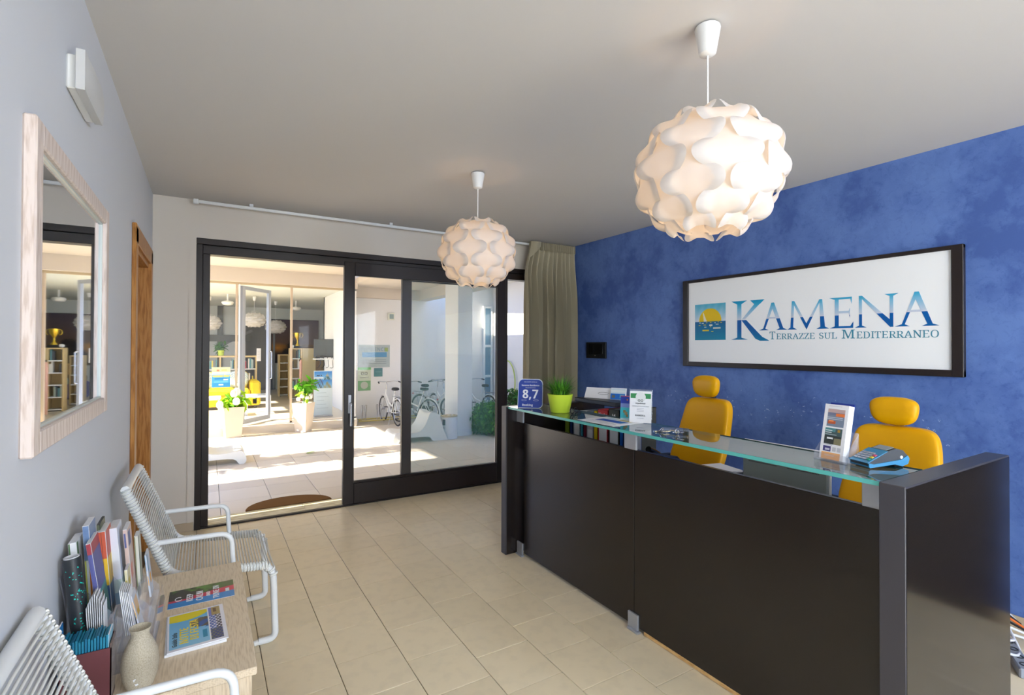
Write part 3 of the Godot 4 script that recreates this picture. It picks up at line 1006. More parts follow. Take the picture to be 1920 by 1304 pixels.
	# side profile along local x, seen from the side
	var side := PackedVector2Array([Vector2(-0.082, 0.008), Vector2(-0.078, 0.003), Vector2(0.03, 0.012), Vector2(0.062, 0.004), Vector2(0.088, 0.012), Vector2(0.094, 0.03), Vector2(0.086, 0.042), Vector2(0.06, 0.028), Vector2(-0.06, 0.016), Vector2(-0.082, 0.02)])
	var body := PackedVector2Array([Vector2(-0.082, 0.010), Vector2(-0.05, 0.012), Vector2(0.06, 0.022), Vector2(0.092, 0.028), Vector2(0.09, 0.04), Vector2(0.07, 0.06), Vector2(0.04, 0.068), Vector2(0.0, 0.058), Vector2(-0.05, 0.036), Vector2(-0.084, 0.020)])
	obj("lower_shell", B().prism(side, 0.08, at(Vector3(0, 0, -0.04))), mat(rgb(52, 132, 176), 0.35), ct)
	obj("body", B().prism(body, 0.072, at(Vector3(0, 0, -0.036))), M.dark_grey, ct)
	obj("top_rim", B().prism(PackedVector2Array([Vector2(-0.086, 0.0195), Vector2(-0.05, 0.0365), Vector2(0.0, 0.0585), Vector2(0.0, 0.0605), Vector2(-0.051, 0.039), Vector2(-0.087, 0.022)]), 0.078, at(Vector3(0, 0, -0.039))), mat(rgb(60, 138, 180), 0.35), ct)
	var slope := at(Vector3(-0.046, 0.0415, 0), Vector3(0, 0, 0.415))
	for r in 4:
		for q in 3:
			obj("key", box(-0.005, 0.005, 0, 0.003, -0.008, 0.008, 0.001), M.alu, ct, slope * at(Vector3(-0.026 + r * 0.0135, 0.0, -0.026 + q * 0.018)))
	for q in 3:
		obj("key", box(-0.0055, 0.0055, 0, 0.0035, -0.006, 0.006, 0.001), mat([rgb(30, 150, 120), rgb(226, 200, 70), rgb(206, 80, 110)][q], 0.4), ct, slope * at(Vector3(-0.026 + q * 0.0145, 0.0, 0.027)))
	obj("display", box(-0.018, 0.018, 0, 0.002, -0.028, 0.028, 0.001), mat(rgb(150, 156, 150), 0.15), ct, at(Vector3(0.022, 0.0648, 0), Vector3(0, 0, 0.26)))
	obj("badge", B().lathe([Vector2(0, 0), Vector2(0.006, 0), Vector2(0.005, 0.002), Vector2(0, 0.002)], 16, at(Vector3(0.062, 0.036, 0.036), Vector3(PI / 2, 0, 0))), M.white_plastic, ct)
	obj("foot", box(0.04, 0.08, 0, 0.016, -0.03, 0.03, 0.004), M.rubber, ct)
	obj("foot", box(-0.07, -0.05, 0, 0.008, -0.03, 0.03, 0.002), M.rubber, ct)

# ---------------------------------------------------------------- behind the counter
func desk_items() -> void:
	var t := thing("desk", "low work desk hidden behind the reception counter", "desk", Vector3(2.4, 0, -1.95))
	obj("top", box(-0.35, 0.33, 0.72, 0.745, -1.17, 1.13, 0.003), M.counter, t)
	for z in [-1.1, 1.05]:
		obj("leg", box(-0.3, 0.28, 0, 0.72, z, z + 0.03, 0.002), M.counter, t)
	var D := 0.745
	# monitor seen from behind
	var m := thing("monitor", "grey backed monitor with vent grilles behind the counter glass", "monitor", Vector3(2.45, D, -1.44), 0.03)
	obj("foot", box(-0.08, 0.08, 0, 0.012, -0.12, 0.12, 0.004), M.alu, m)
	obj("neck", box(-0.012, 0.012, 0.012, 0.1, -0.03, 0.03, 0.004), M.alu, m)
	obj("back_shell", box(-0.018, 0.0, 0.055, 0.268, -0.215, 0.205, 0.006), mat(rgb(150, 160, 158), 0.45), m)
	obj("bezel", box(0.0, 0.014, 0.05, 0.274, -0.22, 0.21, 0.004), M.white_plastic, m)
	obj("screen", box(0.014, 0.0155, 0.065, 0.26, -0.205, 0.195), M.black_gloss, m)
	var gr := B()
	for half in 2:
		for i in 22:
			for k in 5:
				var z := -0.18 + half * 0.2 + i * 0.0068
				var y := 0.165 + k * 0.008
				gr.bx(-0.0192, -0.0178, y, y + 0.004, z, z + 0.0036)
	stuff(obj("vent_holes", gr, M.dark_grey, m))
	# phone and papers on the desk
	var ph := thing("desk_phone", "black desk phone just visible under the glass shelf", "phone", Vector3(2.36, D, -2.1), 0.2)
	obj("body", B().prism(PackedVector2Array([Vector2(-0.1, 0), Vector2(0.1, 0), Vector2(0.1, 0.02), Vector2(-0.06, 0.13), Vector2(-0.1, 0.13)]), 0.19, at(Vector3(0, 0, -0.095))), M.black, ph)
	obj("handset", B().tube(bend([Vector3(-0.1, 0.15, -0.07), Vector3(-0.02, 0.12, -0.07), Vector3(0.08, 0.06, -0.07)], 0.05), 0.02, 8), M.black_gloss, ph)
	obj("logo", B().lathe([Vector2(0, 0), Vector2(0.02, 0), Vector2(0.02, 0.002), Vector2(0, 0.002)], 20, at(Vector3(-0.1, 0.09, 0.03), Vector3(0, 0, PI / 2))), M.alu_light, ph)
	var pt := thing("paper_tray", "stack of white papers on a tray left of the monitor", "paper tray", Vector3(2.42, D, -1.83), -0.25)
	obj("tray", box(-0.13, 0.13, 0.0, 0.075, -0.1, 0.1, 0.004), M.dark_grey, pt)
	obj("paper", box(-0.12, 0.12, 0.075, 0.085, -0.09, 0.09, 0.001), M.paper, pt)
	# file row
	var files := [
		[-3.03, 0.05, 0.26, rgb(126, 150, 40), "olive green file standing leftmost under the glass shelf", 0.30],
		[-2.97, 0.03, 0.27, rgb(24, 50, 100), "thin navy file standing second in the row", 0.28],
		[-2.93, 0.075, 0.29, rgb(190, 205, 215), "pale blue grey ring file right of the navy file", 0.30],
		[-2.845, 0.024, 0.28, rgb(70, 176, 204), "thin cyan file standing in the row", 0.28],
		[-2.815, 0.03, 0.285, rgb(120, 36, 60), "thin wine red file beside the cyan file", 0.28],
		[-2.78, 0.07, 0.27, rgb(206, 206, 212), "light grey file with a white label", 0.3],
		[-2.70, 0.035, 0.315, rgb(240, 208, 20), "bright yellow file left of the red box", 0.34],
		[-2.66, 0.10, 0.332, rgb(206, 52, 60), "red box file with a white word on its spine", 0.34],
		[-2.552, 0.10, 0.345, rgb(58, 60, 54), "black binder with a white emblem on its spine", 0.34],
		[-2.447, 0.032, 0.348, rgb(16, 96, 190), "blue file right of the black binder", 0.16],
		[-2.41, 0.022, 0.355, rgb(130, 132, 140), "grey magazine file with a white rim at the right end of the row", 0.13]]
	for f in files:
		var z: float = f[0]
		var w: float = f[1]
		var h: float = f[2]
		var dp: float = f[5]
		var fo := thing("file", f[4], "file", Vector3(2.30, D, z + w / 2), 0.0, "files on the desk behind the glass shelf")
		var fm := mat(f[3], 0.5)
		obj("cover", box(0, 0.003, 0, h, -w / 2, w / 2).bx(0, dp, 0, h, -w / 2, -w / 2 + 0.003).bx(0, dp, 0, h, w / 2 - 0.003, w / 2).bx(0, dp, h - 0.003, h, -w / 2, w / 2), fm, fo)
		obj("pages", box(0.004, dp - 0.01, 0.004, h - 0.006, -w / 2 + 0.004, w / 2 - 0.004), M.paper, fo)
		if w > 0.06:
			obj("label", box(-0.0008, 0, 0.10, h - 0.09, -w / 2 + 0.012, w / 2 - 0.012), M.paper, fo)
		if h == 0.332:
			obj("lettering", text("Kimbo", 0.022, "Droid Sans", true), M.paper, fo, at(Vector3(-0.0012, h - 0.035, 0), Vector3(0, -PI / 2, 0)))
		if h == 0.345:
			obj("emblem", B().tube(arc(Vector3(-0.001, h - 0.05, 0), Vector3(0, 0.016, 0), Vector3(0, 0, 0.014), 0.4, TAU * 0.9, 16), 0.0024, 5).tube([Vector3(-0.001, h - 0.075, -0.015), Vector3(-0.001, h - 0.03, 0.012)], 0.0022, 5).tube([Vector3(-0.001, h - 0.075, 0.015), Vector3(-0.001, h - 0.03, -0.012)], 0.0022, 5), M.paper, fo)
	# letter tray with papers and a card
	var lt := thing("letter_tray", "flat black letter tray lying on top of the files", "letter tray", Vector3(2.49, D + 0.349, -2.77), 0.0)
	obj("tray", box(-0.12, 0.16, 0, 0.03, -0.24, 0.21, 0.004), M.black, lt)
	var e1 := thing("envelope", "white printed envelope leaning behind the lime green pot", "envelope", Vector3(2.47, D + 0.379, -2.86), -PI / 2 + 0.4)
	obj("paper", box(-0.11, 0.11, 0, 0.085, -0.002, 0.002), M.paper, e1, at(Vector3.ZERO, Vector3(-0.5, 0, 0)))
	obj("print", B().tube(arc(Vector3(0.04, 0.04, 0.0025), Vector3(0.045, 0, 0), Vector3(0, 0.009, 0), 0.2, 5.6, 18), 0.0009, 4), M.dark_grey, e1, at(Vector3.ZERO, Vector3(-0.5, 0, 0)))
	var e2 := thing("postcard", "postcard with a blue sea photo leaning above the files", "postcard", Vector3(2.52, D + 0.379, -2.70), -PI / 2 + 0.4)
	obj("card", box(-0.06, 0.06, 0, 0.085, -0.001, 0.001), M.paper, e2, at(Vector3.ZERO, Vector3(-0.22, 0, 0)))
	obj("print", quad(0.11, 0.078), printed(pic(44, 30, rgb(206, 220, 226), [[0, 14, 44, 16, rgb(40, 110, 196)], [4, 18, 10, 8, rgb(110, 110, 100)], [28, 16, 12, 10, rgb(90, 160, 190)], [0, 4, 44, 6, rgb(226, 232, 232)]])), e2, at(Vector3(0, 0.0415, 0.0016), Vector3(-0.22, 0, 0)) * at(Vector3(0, 0, 0.0)))

	# office chairs
	var ch := thing("office_chair", "yellow office chair with headrest, farther one left of centre behind the counter", "office chair", Vector3(3.02, 0, -2.36), -0.1)
	# local -x is the front
	var back := func(q: Vector3) -> Vector3:
		var g := (q.y + 0.24) / 0.48
		q.z *= lerpf(1.08, 0.86, g)
		q.x += -0.6 * q.z * q.z + (g - 0.5) * 0.15 + 0.02 * sin(g * PI)
		return q
	obj("backrest", B().blob(Vector3(0, 0.90, 0), Vector3(0.042, 0.24, 0.222), 0.32, 0.42, back, 40, 24), M.yellow, ch)
	var head := func(q: Vector3) -> Vector3:
		q.x -= q.z * q.z * 1.2
		q.z *= 1.0 + q.y * 1.4
		return q
	obj("headrest", B().blob(Vector3(0.03, 1.225, 0), Vector3(0.045, 0.077, 0.110), 0.7, 0.75, head, 36, 20), M.yellow, ch)
	obj("headrest_post", B().tube(bend([Vector3(0.075, 0.85, 0), Vector3(0.10, 1.14, 0), Vector3(0.045, 1.22, 0)], 0.04), 0.014, 8, false, 1.6), M.dark_grey, ch)
	obj("seat", B().blob(Vector3(-0.22, 0.47, 0), Vector3(0.24, 0.05, 0.24), 0.4, 0.4), M.yellow, ch)
	obj("back_bar", B().tube(bend([Vector3(0.06, 0.8, 0), Vector3(0.1, 0.5, 0), Vector3(-0.15, 0.42, 0)], 0.08), 0.02, 8), M.black, ch)
	for s in [-1, 1]:
		obj("armrest", B().tube(bend([Vector3(-0.15, 0.45, s * 0.24), Vector3(-0.15, 0.52, s * 0.28), Vector3(-0.12, 0.67, s * 0.28)], 0.04), 0.016, 8).blob(Vector3(-0.13, 0.69, s * 0.28), Vector3(0.12, 0.016, 0.035), 0.5, 0.5), M.black, ch)
	obj("column", B().tube([Vector3(-0.2, 0.1, 0), Vector3(-0.2, 0.43, 0)], 0.026, 12), M.black, ch)
	for i in 5:
		var w := TAU * i / 5.0 + 0.3
		var e := Vector3(-0.2 + cos(w) * 0.28, 0.075, sin(w) * 0.28)
		obj("base_arm", B().tube([Vector3(-0.2, 0.11, 0), e], 0.018, 8), M.black, ch)
		obj("caster", B().tube([e + Vector3(-sin(w) * 0.02, -0.045, cos(w) * 0.02), e + Vector3(sin(w) * 0.02, -0.045, -cos(w) * 0.02)], 0.03, 14), M.rubber, ch)
	var c2 := dup(ch, Vector3(3.08, 0, -1.235), 0.05, "yellow office chair with headrest, nearer one behind the card terminal")
	c2.scale = Vector3(0.97, 0.955, 0.97)
	ch.set_meta("group", "yellow office chairs behind the counter")
	c2.set_meta("group", "yellow office chairs behind the counter")

	# cables by the wall at the near end
	var ps := thing("power_strip", "pale grey power strip lying on the floor beyond the counter end", "power strip", Vector3(3.33, 0, -0.83), 0.5)
	obj("body", box(-0.16, 0.16, 0, 0.045, -0.03, 0.03, 0.006), mat(rgb(150, 156, 168), 0.45), ps)
	for i in 4:
		obj("socket", B().lathe([Vector2(0.018, 0), Vector2(0.018, 0.003), Vector2(0.012, 0.003), Vector2(0.012, 0.0)], 16, at(Vector3(-0.11 + i * 0.07, 0.045, 0))), M.dark_grey, ps)
	var cr := RandomNumberGenerator.new()
	cr.seed = 44
	var cols := [[rgb(222, 224, 232), "white"], [rgb(222, 224, 232), "white"], [rgb(24, 24, 26), "black"], [rgb(220, 110, 40), "orange"], [rgb(24, 24, 26), "black"], [rgb(214, 218, 226), "white"]]
	var where := ["looping over the power strip", "running flat beside the power strip", "coiled above the white loops", "lowest on the floor near the power strip", "hanging in a loop by the baseboard", "nearest the counter end panel"]
	for i in cols.size():
		var pts := []
		var a := Vector3(3.0 + 0.03 * i, 0.02, -0.88)
		var base := Vector3(3.28, 0.05 + 0.045 * i, -0.86 - 0.02 * i)
		pts = [Vector3(2.98, 0.03 + i * 0.03, -0.90), base + Vector3(-0.12, 0.05, 0.02), base + Vector3(0.0, 0.02 * (i % 3), 0.05), base + Vector3(0.12, -0.02, 0.03), base + Vector3(0.2, 0.03, -0.03), base + Vector3(0.05, 0.07, -0.06), Vector3(3.6, 0.02 + 0.015 * i, -0.8 - i * 0.02)]
		var cb := thing("cable", "%s cable %s" % [cols[i][1], where[i]], "cable", Vector3.ZERO, 0.0, "loose cables on the floor by the blue wall")
		obj("wire", B().tube(bend(pts, 0.07, 6), 0.006, 7), mat(cols[i][0], 0.45), cb)

# ---------------------------------------------------------------- blue wall
func blue_wall_things() -> void:
	# framed sign; local axes: u runs along the wall (world z), v is world y
	var z0 := -3.114
	var s := thing("framed_sign", "large dark framed white sign reading KAMENA on the blue wall", "sign", Vector3(XR, 1.72, -2.122))
	var y0 := 1.335 - 1.72
	var y1 := 2.10 - 1.72
	obj("board", box(-0.022, -0.002, y0 + 0.02, y1 - 0.02, -0.97, 0.97), mat(rgb(248, 248, 248), 0.35, 0.5), s)
	for q in [[-0.992, -0.936], [0.936, 0.992]]:
		obj("frame_side", box(-0.037, 0.0, y0, y1, q[0], q[1], 0.003), M.frame, s)
	for q in [[y0, y0 + 0.04], [y1 - 0.025, y1]]:
		obj("frame_rail", box(-0.036, 0.0, q[0], q[1], -0.992, 0.992, 0.003), M.frame, s)
	var X := -0.0225
	# print: one material whose colour runs with height, as on the printed board
	var grad := Image.create(4, 256, false, Image.FORMAT_RGB8)
	for y in 256:
		var h := 1.885 - y / 255.0 * 0.335
		var c: Color
		if h > 1.724:
			var t := (h - 1.724) / 0.156
			c = rgb(214, 216, 230).lerp(rgb(128, 190, 222), clampf(t * 1.9, 0, 1)) if t < 0.55 else rgb(128, 190, 222).lerp(rgb(0, 150, 196), clampf((t - 0.55) / 0.4, 0, 1))
		else:
			c = rgb(0, 92, 168).lerp(rgb(0, 124, 172), clampf((1.66 - h) / 0.1, 0, 1))
		for x in 4:
			grad.set_pixel(x, y, c)
	var gm := printed(ImageTexture.create_from_image(grad), 0.4)
	var P := func(poly: Array) -> PackedVector2Array:
		var o := PackedVector2Array()
		for i in range(0, poly.size(), 2):
			o.append(Vector2(poly[i], poly[i + 1]))
		return o
	var letter := func(called: String, polys: Array) -> void:
		var b := B()
		var dep := 0.0008
		for q in polys:
			b.prism(P.call(q), dep)
			dep += 0.00006
		for i in b.v.size():
			b.u[i] = Vector2(0.5, clampf((1.885 - b.v[i].y) / 0.335, 0.002, 0.998))
		obj(called, b, gm, s, Transform3D(Basis(Vector3(0, 0, 1), Vector3(0, 1, 0), Vector3(-1, 0, 0)), Vector3(X, -1.72, z0 + 2.122)))
	# K
	letter.call("letter_k", [
		[0.54, 1.579, 0.578, 1.579, 0.578, 1.856, 0.54, 1.856], [0.54, 1.853, 0.578, 1.853, 0.628, 1.88, 0.487, 1.88], [0.487, 1.5655, 0.634, 1.5655, 0.578, 1.582, 0.54, 1.582],
		[0.581, 1.728, 0.608, 1.728, 0.737, 1.846, 0.692, 1.848], [0.69, 1.846, 0.737, 1.843, 0.775, 1.878, 0.655, 1.878],
		[0.578, 1.7235, 0.62, 1.7235, 0.759, 1.584, 0.739, 1.555, 0.70, 1.572], [0.739, 1.555, 0.81, 1.555, 0.81, 1.559, 0.759, 1.585]])
	for A in [[0.832, 0.853, 0.731, 0.81, 0.764, 0.781, 0.869, 0.959, 0.898, 0.926, 0.84, "letter_a"], [1.747, 1.769, 1.643, 1.722, 1.679, 1.694, 1.783, 1.869, 1.812, 1.838, 1.752, "letter_a"]]:
		letter.call(A[11], [
			[A[4], 1.646, A[5], 1.646, A[10] + 0.002, 1.806, A[0] + 0.004, 1.847, A[0], 1.847],
			[A[8], 1.646, A[9], 1.646, A[1], 1.847, A[0], 1.847, A[10] - 0.002, 1.806],
			[A[5] + 0.03, 1.736, A[5] + 0.026, 1.724, A[8] - 0.026, 1.724, A[8] - 0.03, 1.736],
			[A[2], 1.6365, A[3], 1.6365, A[5], 1.65, A[4], 1.65], [A[6], 1.6365, A[7], 1.6365, A[9] - 0.002, 1.65, A[8], 1.65]])
	letter.call("letter_m", [
		[0.979, 1.648, 0.999, 1.648, 1.008, 1.846, 0.99, 1.846], [0.956, 1.636, 1.028, 1.636, 0.999, 1.651, 0.979, 1.651],
		[0.99, 1.846, 1.008, 1.846, 1.107, 1.655, 1.096, 1.634], [1.096, 1.634, 1.186, 1.82, 1.186, 1.845, 1.092, 1.672],
		[1.193, 1.648, 1.224, 1.648, 1.205, 1.845, 1.186, 1.845], [1.166, 1.636, 1.251, 1.636, 1.224, 1.651, 1.193, 1.651]])
	letter.call("letter_e", [
		[1.2885, 1.648, 1.3135, 1.648, 1.3135, 1.834, 1.2885, 1.834], [1.251, 1.8465, 1.396, 1.8465, 1.396, 1.833, 1.2885, 1.833], [1.3865, 1.834, 1.396, 1.834, 1.396, 1.798, 1.39, 1.815],
		[1.256, 1.636, 1.404, 1.636, 1.404, 1.649, 1.2885, 1.65], [1.386, 1.649, 1.404, 1.649, 1.405, 1.679],
		[1.313, 1.737, 1.38, 1.737, 1.38, 1.752, 1.313, 1.752], [1.374, 1.745, 1.384, 1.772, 1.384, 1.706]])
	letter.call("letter_n", [
		[1.4395, 1.648, 1.457, 1.648, 1.457, 1.847, 1.4385, 1.847], [1.413, 1.636, 1.485, 1.636, 1.457, 1.65, 1.4395, 1.65],
		[1.4385, 1.847, 1.457, 1.847, 1.635, 1.664, 1.635, 1.636, 1.617, 1.636], [1.6155, 1.66, 1.635, 1.64, 1.635, 1.834, 1.6155, 1.834], [1.586, 1.847, 1.663, 1.847, 1.635, 1.832, 1.6155, 1.832]])
	var sm := mat(rgb(62, 140, 164), 0.4)
	var cap := func(str_: String, u0: float, u1: float, h: float) -> void:
		var t := text(str_, h, "Droid Serif", false, 0.0008)
		var bb := t.get_aabb()
		var k := (u1 - u0) / bb.size.x
		var ky := h / bb.size.y
		var bs := Basis(Vector3(0, 0, k), Vector3(0, ky, 0), Vector3(-1, 0, 0))
		var c := Vector3(X - 0.0004, 1.5655 + h / 2 - 1.72, z0 + 2.122 + (u0 + u1) / 2)
		obj("lettering", t, sm, s, Transform3D(bs, c - bs * (bb.position + bb.size / 2)))
	cap.call("T", 0.817, 0.862, 0.059)
	cap.call("ERRAZZE", 0.870, 1.153, 0.043)
	cap.call("SUL", 1.185, 1.301, 0.043)
	cap.call("M", 1.332, 1.414, 0.059)
	cap.call("EDITERRANEO", 1.424, 1.866, 0.045)
	# sun over sea emblem
	var em := obj("emblem", box(-0.0008, 0, 1.722, 1.878, 0.125, 0.433), printed(null, 0.4), s, Transform3D(Basis(), Vector3(X, -1.72, z0 + 2.122)))
	var emim := Image.create(96, 98, false, Image.FORMAT_RGB8)
	for y in 98:
		for x in 96:
			var c: Color
			if y < 48:
				c = rgb(80, 176, 206).lerp(rgb(222, 228, 238), clampf(y / 46.0 + 0.06 * sin(x * 0.3 + y * 0.1), 0, 1))
				if Vector2(x - 48, y - 47).length() < 35:
					c = rgb(232, 194, 0)
				var sx := 26.0 + (y - 22) * 0.28
				if y > 22 and absf(x - sx) < 1.0 + (y - 22) * 0.16:
					c = rgb(232, 226, 206)
			else:
				c = rgb(0, 96, 150).lerp(rgb(0, 136, 170), (y - 48) / 50.0)
			emim.set_pixel(x, y, c)
	for q in [[14, 50, 5], [22, 51, 7], [36, 50, 4], [48, 50, 5], [62, 51, 4], [72, 49, 4], [80, 51, 5], [12, 57, 6], [28, 56, 8], [46, 56, 10], [66, 55, 9], [30, 62, 7], [48, 61, 4], [58, 64, 23], [24, 70, 21], [52, 74, 7]]:
		emim.fill_rect(Rect2i(q[0], q[1], q[2], 2 if q[2] < 10 else 4), rgb(226, 196, 60) if q[0] % 4 != 2 else rgb(226, 226, 210))
	var emq := quad(0.308, 0.312)
	em.mesh = emq
	em.material_override = printed(ImageTexture.create_from_image(emim), 0.4)
	em.transform = Transform3D(Basis(Vector3(0, 0, 1), Vector3(0, 1, 0), Vector3(-1, 0, 0)), Vector3(X - 0.0006, 1.722 - 1.72, z0 + 2.122 + 0.279))

	# black wall unit
	var b := thing("wall_switch", "black square wall switch plate beside the curtain", "switch", Vector3(XR, 1.467, -4.33))
	obj("plate", box(-0.02, 0, -0.09, 0.09, -0.165, 0.165, 0.004), M.black, b)
	obj("cover", box(-0.026, -0.02, -0.045, 0.07, -0.11, 0.125, 0.004), M.black_gloss, b)
	obj("led", box(-0.023, -0.019, -0.062, -0.056, -0.012, -0.002), M.alu_light, b)

# ---------------------------------------------------------------- pendant lamps
var strip_meshes := []

func strip_mesh(R: Vector3, phase: float, pitch: float) -> ArrayMesh:
	# one scalloped strip of the shade, pole to pole; its lobes lie over the necks of its neighbours
	var b := B()
	b.grid(14, 64, func(a: float, t: float) -> Vector3:
		var s := (a - 0.5) * 2.0
		var la := lerpf(-1.12, 1.12, t)
		var c := cos(la / deg_to_rad(42.0) * TAU + phase)
		var lobe := signf(c) * pow(absf(c), 0.7)
		var w := pitch * (0.66 + 0.28 * lobe)
		var lo := s * w
		var e := absf(s) * w / pitch
		var k := 1.0 + 0.075 * maxf(lobe, 0.0) * smoothstep(0.2, 0.9, e) + 0.02 * lobe - 0.03 * smoothstep(0.3, 0.6, e) * clampf(-lobe, 0, 1)
		return Vector3(sin(lo) * cos(la) * R.x * k, sin(la) * R.y * k, cos(lo) * cos(la) * R.z * k))
	return b.mesh()

func make_lamp(called: String, label: String, at_: Vector3, drop: float, group: String, lit: bool) -> Node3D:
	var l := thing(called, label, "pendant lamp", at_, 0.0, group)
	# origin is the ceiling point
	var R := Vector3(0.252, 0.228, 0.252)
	var cy := -drop
	obj("ceiling_cup", B().lathe([Vector2(0, -0.112), Vector2(0.018, -0.112), Vector2(0.03, -0.104), Vector2(0.046, -0.012), Vector2(0.044, -0.006), Vector2(0.04, -0.010), Vector2(0, -0.012)], 32), M.white_plastic, l)
	obj("hook", B().tube(bend([Vector3(0, 0.002, 0), Vector3(0, -0.012, 0), Vector3(0.012, -0.012, 0)], 0.004), 0.005, 6), M.black, l)
	obj("cable", B().tube([Vector3(0, -0.11, 0), Vector3(0, cy + R.y * 0.55, 0)], 0.0036, 8), M.white_plastic, l)
	obj("socket", B().lathe([Vector2(0, cy + 0.05), Vector2(0.02, cy + 0.05), Vector2(0.022, cy + 0.13), Vector2(0.012, cy + 0.15), Vector2(0, cy + 0.15)], 16), M.white_plastic, l)
	if lit:
		obj("bulb", B().blob(Vector3(0, cy + 0.0, 0), Vector3(0.03, 0.045, 0.03), 1.0, 1.0), M.bulb, l)
		var o := OmniLight3D.new()
		o.name = "glow"
		o.light_color = Color(1.0, 0.80, 0.56)
		o.light_energy = 0.032
		o.omni_range = 12.0
		o.omni_attenuation = 2.0
		o.light_size = 0.03
		o.shadow_enabled = true
		o.position = Vector3(0, cy, 0)
		l.add_child(o)
	# wire ring that carries the shade
	obj("support_ring", B().tube(arc(Vector3(0, cy + R.y * 0.93, 0), Vector3(0.07, 0, 0), Vector3(0, 0, 0.07), 0, TAU, 24).slice(0, 24), 0.0025, 5, true).tube([Vector3(-0.07, cy + R.y * 0.93, 0), Vector3(0, cy + R.y * 0.97, 0), Vector3(0.07, cy + R.y * 0.93, 0)], 0.002, 5), M.white_plastic, l)
	if strip_meshes.is_empty():
		strip_meshes = [strip_mesh(R, 0.0, TAU / 14.0), strip_mesh(R, PI, TAU / 14.0)]
	var sh := Node3D.new()
	sh.name = "shade"
	l.add_child(sh)
	sh.position = Vector3(0, cy, 0)
	var n := 14
	for i in n:
		obj("strip", strip_meshes[i % 2], M.shade, sh, Transform3D(Basis(Vector3.UP, TAU * (i + 0.5) / n), Vector3.ZERO))
	if not lit:
		sh.scale = Vector3(1.0, 0.8, 1.0)
	return l

func lamps() -> void:
	make_lamp("pendant_lamp", "large white petal shade pendant lamp hanging nearest over the counter side", Vector3(1.584, H, -1.222), 0.555, "white petal pendant lamps of the reception", true)
	make_lamp("pendant_lamp", "white petal shade pendant lamp hanging farther back before the sliding door", Vector3(1.584, H, -3.078), 0.555, "white petal pendant lamps of the reception", true)

# ---------------------------------------------------------------- left wall and table
func cord_chair(at_: Vector3, label: String) -> Node3D:
	var c := thing("cord_chair", label, "armchair", at_, 0.0, "white cord armchairs along the left wall")
	var W := 0.255
	var back_top := Vector3(-0.305, 0.853, 0)
	var knee := Vector3(-0.135, 0.43, 0)
	var front := Vector3(0.27, 0.395, 0)
	for s in [-1.0, 1.0]:
		var z := Vector3(0, 0, s * W)
		obj("side_frame", B().tube(bend([back_top + z, knee + z, Vector3(0.298, 0.392, 0) + z, Vector3(0.312, 0.018, 0) + z, Vector3(0.235, 0.018, 0) + z], 0.07, 7), 0.0165, 10), M.white_paint, c)
		obj("foot_cap", B().tube([Vector3(0.235, 0.018, 0) + z, Vector3(0.215, 0.014, 0) + z], 0.014, 8), M.white_plastic, c)
		obj("rear_leg", B().tube(bend([knee + z * 0.97 + Vector3(0.01, 0, 0), Vector3(-0.20, 0.03, 0) + z * 0.97, Vector3(-0.19, 0.0, 0) + z * 0.97], 0.03), 0.0135, 8), M.white_paint, c)
		obj("armrest", B().tube(bend([Vector3(-0.195, 0.594, 0) + z, Vector3(0.112, 0.587, 0) + z, Vector3(0.122, 0.40, 0) + z], 0.055, 7), 0.012, 10, false, 1.0), M.white_paint, c)
	obj("top_rail", B().tube([back_top + Vector3(0, 0, -W), back_top + Vector3(0, 0, W)], 0.018, 10), M.white_paint, c)
	obj("stretcher", B().tube([Vector3(-0.2, 0.05, -W * 0.97), Vector3(-0.2, 0.05, W * 0.97)], 0.011, 8), M.white_paint, c)
	# cords run from side tube to side tube and wrap round it
	var cm := B()
	cm.tube([Vector3(0, 0.016, -W), Vector3(0, 0.012, -W * 0.5), Vector3(0, 0.010, 0), Vector3(0, 0.012, W * 0.5), Vector3(0, 0.016, W)], 0.0034, 6)
	for s in [-1.0, 1.0]:
		var w := []
		for i in 15:
			var t := TAU * i / 14.0 * 1.5
			w.append(Vector3(-0.004 + 0.007 * i / 14.0, cos(t) * 0.0195, s * W + sin(t) * 0.0195 * s))
		cm.tube(w, 0.0036, 5)
	var cmesh := cm.mesh()
	var nb := 30
	for i in nb:
		var p := back_top.lerp(knee, (i + 0.6) / nb)
		var d := (knee - back_top).normalized()
		obj("back_cord", cmesh, M.cord, c, Transform3D(Basis(d, Vector3(-d.y, d.x, 0) , Vector3(0, 0, 1)), p))
	for i in 30:
		var p := knee.lerp(front, (i + 0.8) / 30.0)
		obj("seat_cord", cmesh, M.cord, c, at(p))
	for i in 4:
		var w := lerpf(0.25, 1.35, i / 3.0)
		var ctr := Vector3(0.235, 0.33, 0)
		obj("seat_cord", cmesh, M.cord, c, Transform3D(Basis(Vector3(0, 0, 1), PI / 2 - PI / 2 + (-(w))), ctr + Vector3(sin(w), cos(w), 0) * 0.066))
	return c

